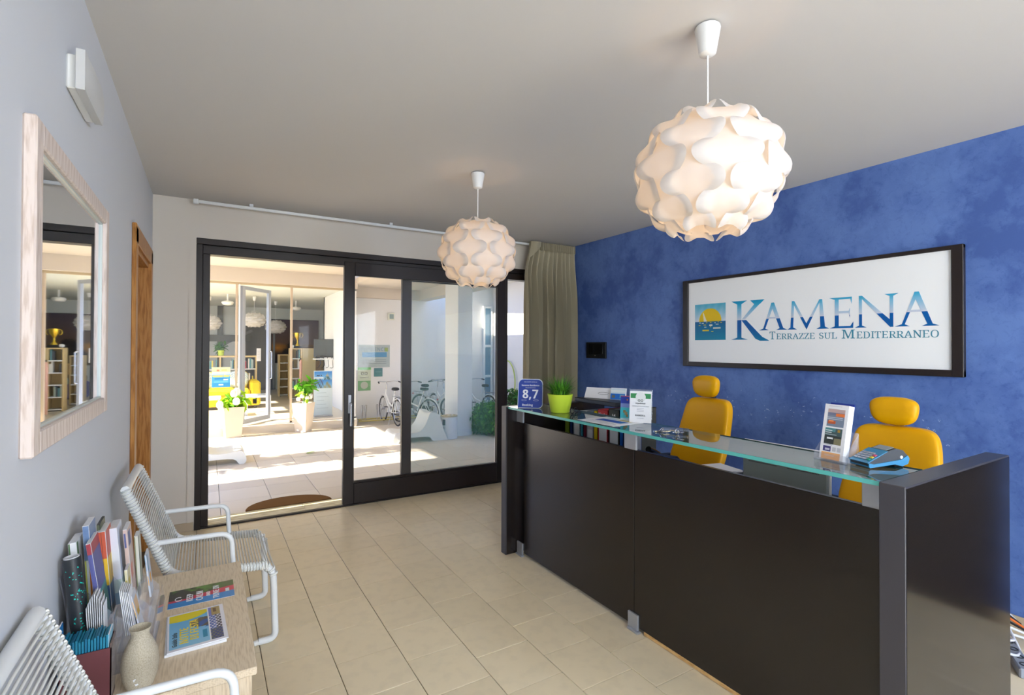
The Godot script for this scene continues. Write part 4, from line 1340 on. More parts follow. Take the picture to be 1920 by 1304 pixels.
func brochure(label: String, x0: float, x1: float, y0: float, y1: float, z: float, w: float, th: float, m: Material, front_ops: Array = [], group := "brochures in the clear rack") -> Node3D:
	# stands facing +x, leaning back to the wall: x0 bottom, x1 top
	var o := thing("brochure", label, "brochure", Vector3(x0, y0, z), 0.0, group)
	var h := y1 - y0
	var lean := atan2(x0 - x1, h)
	var xf := at(Vector3.ZERO, Vector3(0, 0, lean))
	obj("paper_block", box(-th, 0, 0, h, -w / 2, w / 2, 0.0008), m, o, xf)
	if front_ops.size():
		obj("cover_print", quad(w * 0.98, h * 0.99), printed(pic(40, 80, front_ops[0], front_ops.slice(1))), o, xf * at(Vector3(0.0006, h / 2, 0), Vector3(0, PI / 2, 0)))
		obj("edge_print", quad(th * 0.9, h * 0.99), printed(pic(40, 80, front_ops[0], front_ops.slice(1))), o, xf * at(Vector3(-th / 2, h / 2, w / 2 + 0.0005)))
	return o

func left_side() -> void:
	# mirror
	var m := thing("wall_mirror", "large mirror in a pale whitewashed wood frame on the left wall", "mirror", Vector3(XL, 1.64, -2.10))
	var a := -0.515
	var b := 0.513
	var lo := -0.405
	var hi := 0.403
	obj("frame_side", box(0, 0.027, lo, hi, b - 0.058, b, 0.004), M.mirror_frame, m)
	obj("frame_side", box(0, 0.027, lo, hi, a, a + 0.058, 0.004), M.mirror_frame, m)
	obj("frame_rail", box(0, 0.0265, hi - 0.058, hi, a + 0.058, b - 0.058, 0.004), M.mirror_frame, m)
	obj("frame_rail", box(0, 0.0265, lo, lo + 0.058, a + 0.058, b - 0.058, 0.004), M.mirror_frame, m)
	obj("bevel", box(0.006, 0.014, lo + 0.054, hi - 0.054, b - 0.064, b - 0.056).bx(0.006, 0.014, lo + 0.054, hi - 0.054, a + 0.056, a + 0.064).bx(0.006, 0.014, lo + 0.056, lo + 0.064, a + 0.06, b - 0.06).bx(0.006, 0.014, hi - 0.064, hi - 0.056, a + 0.06, b - 0.06), mat(rgb(206, 212, 206), 0.3), m)
	obj("mirror_glass", box(0.004, 0.008, lo + 0.05, hi - 0.05, a + 0.05, b - 0.05), M.mirror, m)
	# emergency light
	var e := thing("emergency_light", "white emergency light fitting high on the left wall", "emergency light", Vector3(XL, 2.325, -2.14))
	obj("base", box(0, 0.027, -0.042, 0.063, -0.14, 0.14, 0.004), M.white_plastic, e)
	var cov := B()
	cov.prism(PackedVector2Array([Vector2(-0.155, -0.034), Vector2(-0.158, 0.02), Vector2(-0.148, 0.042), Vector2(-0.12, 0.056), Vector2(-0.06, 0.066), Vector2(0.02, 0.071), Vector2(0.165, 0.072), Vector2(0.165, -0.05), Vector2(0.0, -0.05), Vector2(-0.14, -0.045)]), 0.022, Transform3D(Basis(Vector3(0, 0, 1), Vector3(0, 1, 0), Vector3(-1, 0, 0)), Vector3(0.049, 0, 0)))
	cov.grid(16, 16, func(a: float, t: float) -> Vector3:
		var zz := lerpf(-0.15, 0.163, a)
		var top := lerpf(0.05, 0.071, smoothstep(0.0, 0.35, a))
		return Vector3(0.049 + 0.014 * (1.0 - pow(absf(a * 2.0 - 1.0), 3.0)) * (1.0 - pow(absf(t * 2.0 - 1.0), 3.0)), lerpf(-0.046, top, t), zz))
	obj("cover", cov, mat(rgb(206, 206, 204), 0.4), e)
	# table
	var t := thing("oak_cabinet", "low pale oak cabinet table between the two cord chairs", "table", Vector3(-0.112, 0, -2.265))
	obj("top", box(-0.257, 0.258, 0.455, 0.48, -0.46, 0.465, 0.003), M.oak, t)
	obj("side_panel", box(-0.25, 0.245, 0.0, 0.455, 0.425, 0.447, 0.002), M.oak_side, t)
	obj("side_panel", box(-0.25, 0.245, 0.0, 0.455, -0.447, -0.425, 0.002), M.oak_side, t)
	obj("back_panel", box(-0.25, -0.24, 0.02, 0.455, -0.425, 0.425), M.oak_side, t)
	obj("shelf", box(-0.24, 0.235, 0.20, 0.22, -0.425, 0.425), M.oak, t)
	obj("bottom_shelf", box(-0.24, 0.235, 0.03, 0.05, -0.425, 0.425), M.oak, t)
	# chairs
	cord_chair(Vector3(0, 0, -3.085), "white tubular cord armchair beyond the oak cabinet, near the sliding door")
	cord_chair(Vector3(-0.04, 0, -1.382), "white tubular cord armchair nearest the camera, cut off by the picture edge")
	var T := 0.4805
	# leaflet
	var k := thing("flyer", "narrow flyer reading KEEP CALM AND TUNE IN lying on the oak cabinet", "flyer", Vector3(-0.007, T, -2.44), 0.0)
	# long side runs along x; text reads along -z
	obj("paper", box(-0.114, 0.114, 0, 0.001, -0.081, 0.081), M.paper, k)
	var ki := Image.create(140, 100, false, Image.FORMAT_RGB8)
	var nz := FastNoiseLite.new()
	nz.seed = 2
	nz.frequency = 0.04
	for y in 100:
		for x in 140:
			var n := nz.get_noise_2d(x, y)
			var c := rgb(44, 48, 36).lerp(rgb(90, 150, 40), clampf((x - 20) / 80.0 + n * 1.2 - y / 70.0 + 0.2, 0, 1))
			if x > 60:
				c = c.lerp(rgb(60, 84, 40), clampf((x - 60) / 70.0, 0, 1) * 0.8)
			if y > 58 + n * 4 - x * 0.18:
				c = rgb(206, 30, 80)
			if y > 70 - x * 0.05 - (0 if x < 90 else 0):
				c = rgb(10, 134, 210)
			if x < 52 and y < 58 + x * 0.02 and y > 30:
				c = rgb(46, 44, 42)
			ki.set_pixel(x, y, c)
	var flat_up := Basis(Vector3(1, 0, 0), Vector3(0, 0, -1), Vector3(0, 1, 0))
	obj("print", quad(0.228, 0.162), printed(ImageTexture.create_from_image(ki), 0.3), k, Transform3D(flat_up, Vector3(0, 0.0013, 0)))
	# lettering reads upwards across the strip
	var tb := Basis(Vector3(0, 0, -1), Vector3(-1, 0, 0), Vector3(0, 1, 0))
	for l in [["KEEP", 0.022, -0.042, 0.012], ["CALM", 0.024, -0.008, 0.012], ["AND", 0.014, 0.022, 0.012], ["TUNE IN", 0.022, 0.050, 0.006]]:
		obj("lettering", text(l[0], l[1], "Droid Sans", true), M.paper, k, Transform3D(tb, Vector3(l[2], 0.0016, l[3])))
	obj("emblem", B().tube(arc(Vector3(-0.08, 0.0016, 0.008), Vector3(0.012, 0, 0), Vector3(0, 0, 0.016), 0.5, 5.4, 16), 0.0016, 5), M.paper, k)
	obj("barcode_patch", box(0.083, 0.097, 0.0014, 0.0018, -0.005, 0.025), M.paper, k)
	# booklet stack
	var g := thing("guide_booklet", "stack of guide booklets with a yellow and blue cover on the oak cabinet", "booklet", Vector3(-0.024, T, -2.14), 0.03)
	obj("pages", box(-0.09, 0.088, 0, 0.009, -0.138, 0.138, 0.001), M.paper, g)
	obj("pages", box(-0.086, 0.092, 0.009, 0.013, -0.134, 0.136, 0.001), M.paper, g, at(Vector3.ZERO, Vector3(0, 0.015, 0)))
	var gi := Image.create(120, 180, false, Image.FORMAT_RGB8)
	for y in 180:
		for x in 120:
			var c := rgb(86, 172, 226).lerp(rgb(150, 206, 236), y / 180.0)
			if Vector2((x - 30) / 66.0, (y + 6) / 50.0).length() < 1.0 and x < 84:
				c = rgb(236, 218, 20)
			if Vector2((x - 74) / 30.0, (y - 70) / 24.0 - 0.004 * (x - 74)).length() < 1.0 and x < 84:
				c = rgb(120, 112, 98).lerp(rgb(60, 58, 56), (x - 50) / 50.0)
			if x > 84 - 20 and x < 84 and y > 60 and y < 100 and (x + y) % 40 > 14:
				c = rgb(40, 90, 160)
			if x > 70 and x < 80 and y > 112 and y < 150:
				c = rgb(20, 140, 180)
			if x >= 84 and x < 87:
				c = rgb(240, 240, 242)
			if x >= 87 and x < 112:
				var w := sin(x * 0.7) * sin(y * 0.43) + sin(x * 0.23 + y * 0.9) * 0.5
				if y < 50:
					c = rgb(170, 150, 96) if x > 92 else rgb(110, 120, 196)
					if x > 96 and x < 104 and y > 12 and y < 34:
						c = rgb(96, 70, 44)
				elif y < 120:
					c = rgb(70, 100, 180) if w < 0.2 else rgb(210, 214, 224)
					if x > 100 and w < 0.1:
						c = rgb(52, 50, 58)
				else:
					c = rgb(52, 70, 130) if w < 0.3 else rgb(110, 120, 96)
			if x >= 112 or y < 6 or y > 170 or x < 4:
				c = rgb(236, 236, 244)
			gi.set_pixel(x, y, c)
	obj("cover_print", quad(0.176, 0.27), printed(ImageTexture.create_from_image(gi), 0.3), g, Transform3D(flat_up.rotated(Vector3.UP, 0.015), Vector3(0.003, 0.0134, 0.001)))
	for l in [["Guide Info", 0.014, -0.062, 0.06, rgb(40, 60, 70)], ["NOTTE", 0.026, -0.035, 0.045, rgb(240, 214, 60)], ["DI FESTA", 0.026, -0.005, 0.015, rgb(240, 214, 60)]]:
		obj("lettering", text(l[0], l[1], "Droid Sans", true), mat(l[4], 0.4), g, Transform3D(tb, Vector3(l[2], 0.0137, l[3])))
	# vase
	var v := thing("clay_vase", "round bellied sand coloured clay vase with a small label on the oak cabinet", "vase", Vector3(-0.162, T, -1.872))
	v.scale = Vector3(0.76, 0.95, 0.76)
	obj("body", B().lathe([Vector2(0, 0), Vector2(0.036, 0), Vector2(0.045, 0.008), Vector2(0.058, 0.04), Vector2(0.063, 0.075), Vector2(0.058, 0.11), Vector2(0.043, 0.142), Vector2(0.031, 0.160), Vector2(0.030, 0.170), Vector2(0.035, 0.184), Vector2(0.037, 0.188), Vector2(0.034, 0.188), Vector2(0.024, 0.17), Vector2(0.012, 0.164), Vector2(0, 0.162)], 40), M.clay, v, at(Vector3.ZERO, Vector3(0, 0, 0)))
	obj("mouth_hole", B().lathe([Vector2(0, 0.1625), Vector2(0.009, 0.1645), Vector2(0.009, 0.166), Vector2(0, 0.164)], 16), M.black, v)
	obj("label", box(-0.005, 0.005, 0.0, 0.024, 0, 0.0012, 0.0005), M.paper, v, at(Vector3(-0.004, 0.03, 0.0535), Vector3(0.22, -0.1, 0.35)))
	# clear tiered rack
	var r := thing("brochure_rack", "clear acrylic tiered brochure rack against the wall on the oak cabinet", "brochure rack", Vector3(-0.25, T, -2.2))
	for q in [[-0.09, 0.33, "tier"], [-0.02, 0.24, "tier"], [0.05, 0.16, "tier"], [0.10, 0.08, "tier"]]:
		obj("tier_sheet", box(-0.0015, 0.0015, 0.0, q[1], -0.22, 0.22), M.acrylic, r, at(Vector3(q[0] + 0.02, 0.0, 0), Vector3(0, 0, 0.14)))
	for z in [-0.22, 0.0, 0.218]:
		obj("side_sheet", B().prism(PackedVector2Array([Vector2(-0.10, 0), Vector2(0.105, 0), Vector2(0.10, 0.08), Vector2(-0.10, 0.33)]), 0.0022, at(Vector3(0, 0, z))), M.acrylic, r)
	obj("base_sheet", box(-0.10, 0.11, 0, 0.003, -0.22, 0.22), M.acrylic, r)
	obj("pocket_floor", box(-0.09, 0.03, 0.112, 0.1145, -0.22, 0.22), M.acrylic, r)
	obj("pocket_floor", box(0.02, 0.10, 0.062, 0.0645, -0.22, 0.22), M.acrylic, r)
	var W: Material = M.paper
	brochure("tall booklet with a blue and white folded top, topmost in the clear rack", -0.292, -0.312, 0.60, 0.935, -2.10, 0.10, 0.016, W, [rgb(230, 236, 240), [0, 0, 40, 26, rgb(110, 136, 176)], [28, 20, 12, 60, rgb(214, 130, 60)], [0, 26, 10, 40, rgb(200, 206, 90)]])
	brochure("white leaflet pack with a green edge leaning at the wall end of the rack", -0.312, -0.335, 0.60, 0.90, -2.06, 0.10, 0.02, W, [rgb(226, 226, 226), [0, 0, 8, 50, rgb(90, 120, 80)], [34, 30, 6, 50, rgb(150, 40, 70)]])
	brochure("brochure pack coloured red, yellow and blue in the middle of the rack", -0.262, -0.284, 0.60, 0.882, -2.20, 0.105, 0.022, W, [rgb(236, 196, 60), [0, 0, 40, 26, rgb(206, 96, 70)], [0, 52, 40, 20, rgb(60, 96, 140)], [0, 72, 40, 8, rgb(40, 44, 60)], [18, 0, 2, 80, rgb(90, 60, 50)]])
	brochure("dark olive leaflet standing behind the red and yellow brochures", -0.285, -0.302, 0.60, 0.90, -2.22, 0.1, 0.008, M.dark_grey, [rgb(96, 104, 84), [0, 40, 40, 40, rgb(70, 72, 60)]])
	brochure("white and pale blue brochure pack right of the red and yellow ones", -0.238, -0.262, 0.60, 0.868, -2.27, 0.105, 0.024, W, [rgb(226, 230, 242), [0, 54, 40, 14, rgb(196, 216, 206)], [0, 68, 40, 12, rgb(120, 160, 180)]])
	brochure("pale pink brochure with a blue emblem at the right of the rack", -0.212, -0.234, 0.60, 0.856, -2.27, 0.1, 0.012, W, [rgb(214, 190, 180), [4, 4, 20, 16, rgb(90, 100, 150)], [0, 40, 20, 16, rgb(226, 150, 130)]])
	brochure("violet and teal magazine leaning in the front left of the rack", -0.262, -0.300, 0.62, 0.895, -2.06, 0.12, 0.012, W, [rgb(96, 100, 160), [0, 0, 40, 10, rgb(170, 70, 80)], [0, 46, 40, 34, rgb(70, 150, 150)], [10, 50, 12, 10, rgb(120, 110, 96)]])
	brochure("cream small leaflet in the third tier of the rack", -0.205, -0.218, 0.56, 0.76, -2.12, 0.06, 0.008, W, [rgb(224, 214, 176), [6, 14, 26, 8, rgb(200, 180, 90)]])
	brochure("slim green edged leaflet pack at the far right of the rack", -0.196, -0.21, 0.56, 0.80, -2.34, 0.07, 0.012, W, [rgb(214, 214, 200), [0, 0, 10, 80, rgb(120, 130, 90)]])
	for i in 6:
		brochure("white card, %s from the wall in the fan of white cards in the rack" % ORD[i], -0.208 + i * 0.0045, -0.226 + i * 0.0045, 0.585, 0.735 - i * 0.003, -2.03, 0.075, 0.0025, W, [], "white cards in the lower tier of the rack")
	brochure("small flyer with an orange photo in the front tier of the rack", -0.166, -0.20, 0.545, 0.70, -2.06, 0.075, 0.004, W, [rgb(214, 216, 224), [6, 10, 30, 24, rgb(226, 190, 150)], [10, 30, 20, 10, rgb(200, 160, 60)]])
	brochure("leaflet with an orange spot in the right end pocket of the rack", -0.168, -0.186, 0.56, 0.72, -2.36, 0.08, 0.006, W, [rgb(206, 212, 222), [12, 40, 16, 18, rgb(236, 170, 60)], [0, 0, 12, 30, rgb(120, 170, 200)]])
	# rolled poster
	var rp := thing("rolled_poster", "rolled black poster with turquoise lettering leaning on the wall", "poster", Vector3(-0.297, T, -1.955))
	obj("roll", B().lathe([Vector2(0.0, 0), Vector2(0.022, 0), Vector2(0.022, 0.395), Vector2(0.0195, 0.395), Vector2(0.0195, 0.01), Vector2(0, 0.01)], 28), mat(rgb(48, 52, 56), 0.4), rp, at(Vector3(0.0, 0.0, 0), Vector3(0, 0, 0.10)))
	obj("inner_paper", B().lathe([Vector2(0.0, 0.02), Vector2(0.0188, 0.02), Vector2(0.0188, 0.397), Vector2(0.0182, 0.397), Vector2(0.0182, 0.03)], 24), M.paper, rp, at(Vector3.ZERO, Vector3(0, 0, 0.10)))
	var pr := RandomNumberGenerator.new()
	pr.seed = 17
	var dots := B()
	for i in 70:
		var w := pr.randf_range(-0.35, 2.2)
		var y := pr.randf_range(0.12, 0.37)
		var c := Vector3(cos(w) * 0.0224, y, sin(w) * 0.0224)
		var o := Vector3(cos(w), 0, sin(w))
		var sd := Vector3(-sin(w), 0, cos(w)) * pr.randf_range(0.0012, 0.0026)
		dots.flat([c - sd, c + sd, c + sd * 0.6 + Vector3(0, pr.randf_range(0.002, 0.005), 0), c - sd * 0.7 + Vector3(0, 0.003, 0)], o)
	stuff(obj("lettering", dots, mat(rgb(20, 190, 170), 0.4), rp, at(Vector3.ZERO, Vector3(0, 0, 0.10))))
	# arched holder with white papers
	var ah := thing("paper_holder", "clear holder with an arched stack of white sheets beside the teal brochures", "paper holder", Vector3(-0.268, T, -1.945))
	for i in 9:
		var hh := 0.265 - absf(i - 4) * 0.004
		obj("sheet", box(-0.0012, 0.0, 0.0, hh + 0.02 * sin(i * 0.4), -0.03, 0.03), M.paper, ah, at(Vector3(-0.012 + i * 0.004, 0, 0), Vector3(0, 0, 0.06 - i * 0.004)))
	obj("front_sheet", box(0, 0.002, 0, 0.21, -0.033, 0.033), M.acrylic, ah, at(Vector3(0.036, 0, 0)))
	obj("side_sheet", box(-0.04, 0.036, 0, 0.18, 0.031, 0.033), M.acrylic, ah)
	# box of teal brochures
	var bx := thing("leaflet_box", "dark red open box nearest on the oak cabinet", "box", Vector3(-0.275, T, -1.845))
	obj("front_wall", box(-0.066, 0.05, 0, 0.158, 0.012, 0.015), mat(rgb(104, 52, 56), 0.5), bx)
	obj("side_wall", box(0.047, 0.05, 0, 0.17, -0.06, 0.015), mat(rgb(120, 100, 92), 0.5), bx)
	obj("side_wall", box(-0.066, -0.063, 0, 0.17, -0.06, 0.015), mat(rgb(104, 52, 56), 0.5), bx)
	obj("back_wall", box(-0.066, 0.05, 0, 0.17, -0.06, -0.057), mat(rgb(84, 36, 40), 0.5), bx)
	obj("sleeve", box(0.0505, 0.0515, 0.02, 0.16, -0.05, 0.01), M.acrylic, bx)
	for i in 16:
		var tb2 := thing("teal_brochure", "teal brochure, %s from the wall in the row packed in the dark red box" % ORD[i], "brochure", Vector3(-0.334 + i * 0.0062, T, -1.866), 0.0, "teal brochures in the dark red box")
		obj("paper_block", box(0, 0.0052, 0.004, 0.192 + 0.004 * sin(i * 1.7), -0.036, 0.030, 0.0006), M.teal if i % 4 else mat(rgb(20, 112, 146), 0.5), tb2, at(Vector3.ZERO, Vector3(0, 0, 0.03 - i * 0.003)))
	brochure("pale blue brochure with a dark figure at the right end of the dark red box", -0.234, -0.231, T + 0.004, 0.675, -1.870, 0.066, 0.003, W, [rgb(150, 200, 220), [20, 46, 12, 34, rgb(100, 70, 60)]], "")
	brochure("bright blue brochure standing at the wall end of the dark red box", -0.338, -0.345, T + 0.004, 0.71, -1.872, 0.068, 0.003, W, [rgb(50, 130, 190)], "")

# ---------------------------------------------------------------- things in the court
func leaves(count: int, c: Vector3, h: Vector3, size: float, m: Material, seed_: int, parent: Node, called := "foliage") -> MultiMeshInstance3D:
	var r := RandomNumberGenerator.new()
	r.seed = seed_
	var mm := MultiMesh.new()
	mm.transform_format = MultiMesh.TRANSFORM_3D
	mm.mesh = leaf_mesh(1.0, 0.42)
	mm.instance_count = count
	for i in count:
		var d := Vector3(r.randfn(), r.randfn(), r.randfn()).normalized() * pow(r.randf(), 0.4)
		var p := c + d * h
		var s := size * r.randf_range(0.6, 1.3)
		mm.set_instance_transform(i, Transform3D(Basis.from_euler(Vector3(r.randf_range(-1.2, 1.2), r.randf() * TAU, r.randf_range(-0.8, 0.8))).scaled(Vector3(s, s, s)), p))
	var o := MultiMeshInstance3D.new()
	o.multimesh = mm
	o.material_override = m
	o.name = called
	parent.add_child(o, true)
	stuff(o)
	return o

func bicycle(at_: Vector3, turn: float, label: String) -> Node3D:
	# front towards local -z; rear wheel contact at the origin, front at z = -1.08
	var b := thing("bicycle", label, "bicycle", at_, turn, "bicycles parked along the white court wall")
	b.scale = Vector3.ONE * 0.75
	var R := 0.335
	var rear := Vector3(0, R, 0)
	var frontc := Vector3(0, R, -1.08)
	var tire := B().tube(arc(Vector3.ZERO, Vector3(0, R - 0.017, 0), Vector3(0, 0, R - 0.017), 0, TAU, 40).slice(0, 40), 0.018, 8, true).mesh()
	var rim := B().tube(arc(Vector3.ZERO, Vector3(0, R - 0.042, 0), Vector3(0, 0, R - 0.042), 0, TAU, 36).slice(0, 36), 0.009, 6, true).mesh()
	var sp := B()
	for i in 18:
		var w := TAU * i / 18.0
		sp.tube([Vector3(0.02 * (1 if i % 2 else -1), cos(w + 0.3) * 0.02, sin(w + 0.3) * 0.02), Vector3(0, cos(w) * (R - 0.045), sin(w) * (R - 0.045))], 0.0014, 3)
	var spm := sp.mesh()
	var fen := B().tube(arc(Vector3.ZERO, Vector3(0, R + 0.022, 0), Vector3(0, 0, R + 0.022), -0.5, 1.75, 18), 0.012, 5, false, 2.2).mesh()
	for c in [rear, frontc]:
		var w := obj("tire", tire, M.rubber, b, at(c))
		obj("rim", rim, M.steel, w)
		stuff(obj("spokes", spm, M.steel, w))
		obj("hub", B().tube([Vector3(-0.045, 0, 0), Vector3(0.045, 0, 0)], 0.022, 10), M.steel, w)
		obj("fender", fen, M.white_paint, b, at(c, Vector3(0, 0 if c == rear else 0, 0)))
	var bb := Vector3(0, 0.29, -0.45)
	var st := Vector3(0, 0.78, -0.22)
	var hd := Vector3(0, 0.86, -0.86)
	var hb := Vector3(0, 0.66, -0.92)
	var fr := B()
	fr.tube([bb, st + Vector3(0, 0.02, 0)], 0.017, 8)
	fr.tube([hb, Vector3(0, 0.42, -0.68), bb], 0.025, 8)
	fr.tube([hb + Vector3(0, 0.1, 0.02), Vector3(0, 0.52, -0.62), bb.lerp(st, 0.35)], 0.020, 8)
	fr.tube([hd, hb], 0.021, 8)
	for s in [-0.05, 0.05]:
		fr.tube([bb, rear + Vector3(s, 0, 0)], 0.010, 6)
		fr.tube([bb.lerp(st, 0.85), rear + Vector3(s, 0, 0)], 0.008, 6)
	obj("frame", fr, M.white_paint, b)
	var fk := B()
	for s in [-0.05, 0.05]:
		fk.tube([hb, Vector3(s, 0.62, -0.95), frontc + Vector3(s, 0, 0)], 0.011, 6)
	obj("fork", fk, M.white_paint, b)
	obj("saddle", B().blob(Vector3(0, 0.92, -0.19), Vector3(0.095, 0.04, 0.13), 0.7, 0.8, func(q: Vector3) -> Vector3:
		q.x *= 1.0 if q.z > 0 else lerpf(1.0, 0.35, clampf(-q.z / 0.13, 0, 1))
		return q, 20, 10), M.rubber, b)
	obj("seat_post", B().tube([st, Vector3(0, 0.90, -0.185)], 0.012, 8), M.steel, b)
	obj("stem", B().tube(bend([hd, Vector3(0, 1.02, -0.83), Vector3(0, 1.06, -0.87)], 0.03), 0.013, 8), M.steel, b)
	var bar := bend([Vector3(-0.29, 1.06, -0.58), Vector3(-0.26, 1.09, -0.74), Vector3(0, 1.06, -0.88), Vector3(0.26, 1.09, -0.74), Vector3(0.29, 1.06, -0.58)], 0.12, 6)
	obj("handlebar", B().tube(bar, 0.0115, 8), M.steel, b)
	for s in [-1, 1]:
		obj("grip", B().tube([Vector3(s * 0.291, 1.058, -0.57), Vector3(s * 0.275, 1.075, -0.67)], 0.018, 8), M.rubber, b)
	var rk := B()
	for s in [-0.06, 0.06]:
		rk.tube(bend([Vector3(s, 0.74, -0.2), Vector3(s, 0.74, 0.22), Vector3(s * 0.6, 0.74, 0.25)], 0.03), 0.006, 6)
		rk.tube([Vector3(s, 0.74, 0.1), rear + Vector3(s * 0.9, 0, 0)], 0.005, 6)
	for z in [-0.1, 0.02, 0.14, 0.24]:
		rk.tube([Vector3(-0.06, 0.742, z), Vector3(0.06, 0.742, z)], 0.005, 6)
	obj("carrier", rk, M.steel, b)
	obj("rear_light", box(-0.025, 0.025, 0.66, 0.70, 0.27, 0.29, 0.004), mat(rgb(200, 60, 40), 0.3), b)
	obj("chain_guard", box(0.045, 0.05, 0.24, 0.36, -0.52, -0.02, 0.001), M.rubber, b)
	obj("crank", B().tube([bb + Vector3(-0.07, 0, 0), bb + Vector3(0.07, 0, 0)], 0.016, 8).tube([bb + Vector3(0.075, 0, 0), bb + Vector3(0.075, -0.15, 0.07)], 0.01, 6).tube([bb + Vector3(-0.075, 0, 0), bb + Vector3(-0.075, 0.15, -0.07)], 0.01, 6), M.steel, b)
	obj("pedal", box(0.08, 0.16, 0.125, 0.145, -0.41, -0.33, 0.003).bx(-0.16, -0.08, 0.43, 0.45, -0.56, -0.48, 0.003), M.rubber, b)
	obj("kickstand", B().tube([bb + Vector3(-0.04, 0, 0.1), Vector3(-0.16, 0.005, -0.22)], 0.008, 6), M.steel, b)
	return b

func planter(at_: Vector3, turn: float, label: String, h: float, top: float, bot: float) -> Node3D:
	var p := thing("planter", label, "planter", at_, turn)
	var b := B()
	var q := func(w: float, y: float) -> Array:
		return [Vector3(-w, y, -w), Vector3(w, y, -w), Vector3(w, y, w), Vector3(-w, y, w)]
	var A: Array = q.call(bot, 0.0)
	var C: Array = q.call(top, h)
	var I: Array = q.call(top - 0.025, h)
	var J: Array = q.call(top - 0.03, h - 0.06)
	for i in 4:
		var k := (i + 1) % 4
		var out: Vector3 = (A[i] + A[k]).normalized()
		b.flat([A[i], A[k], C[k], C[i]], out)
		b.flat([C[i], C[k], I[k], I[i]], Vector3.UP)
		b.flat([I[i], I[k], J[k], J[i]], -out)
	b.flat(A, Vector3.DOWN)
	obj("pot", b, mat(rgb(200, 188, 174), 0.5, 0.4), p)
	obj("soil", box(-top + 0.03, top - 0.03, h - 0.07, h - 0.055, -top + 0.03, top - 0.03), mat(rgb(66, 52, 40), 0.95, 0.1), p)
	return p

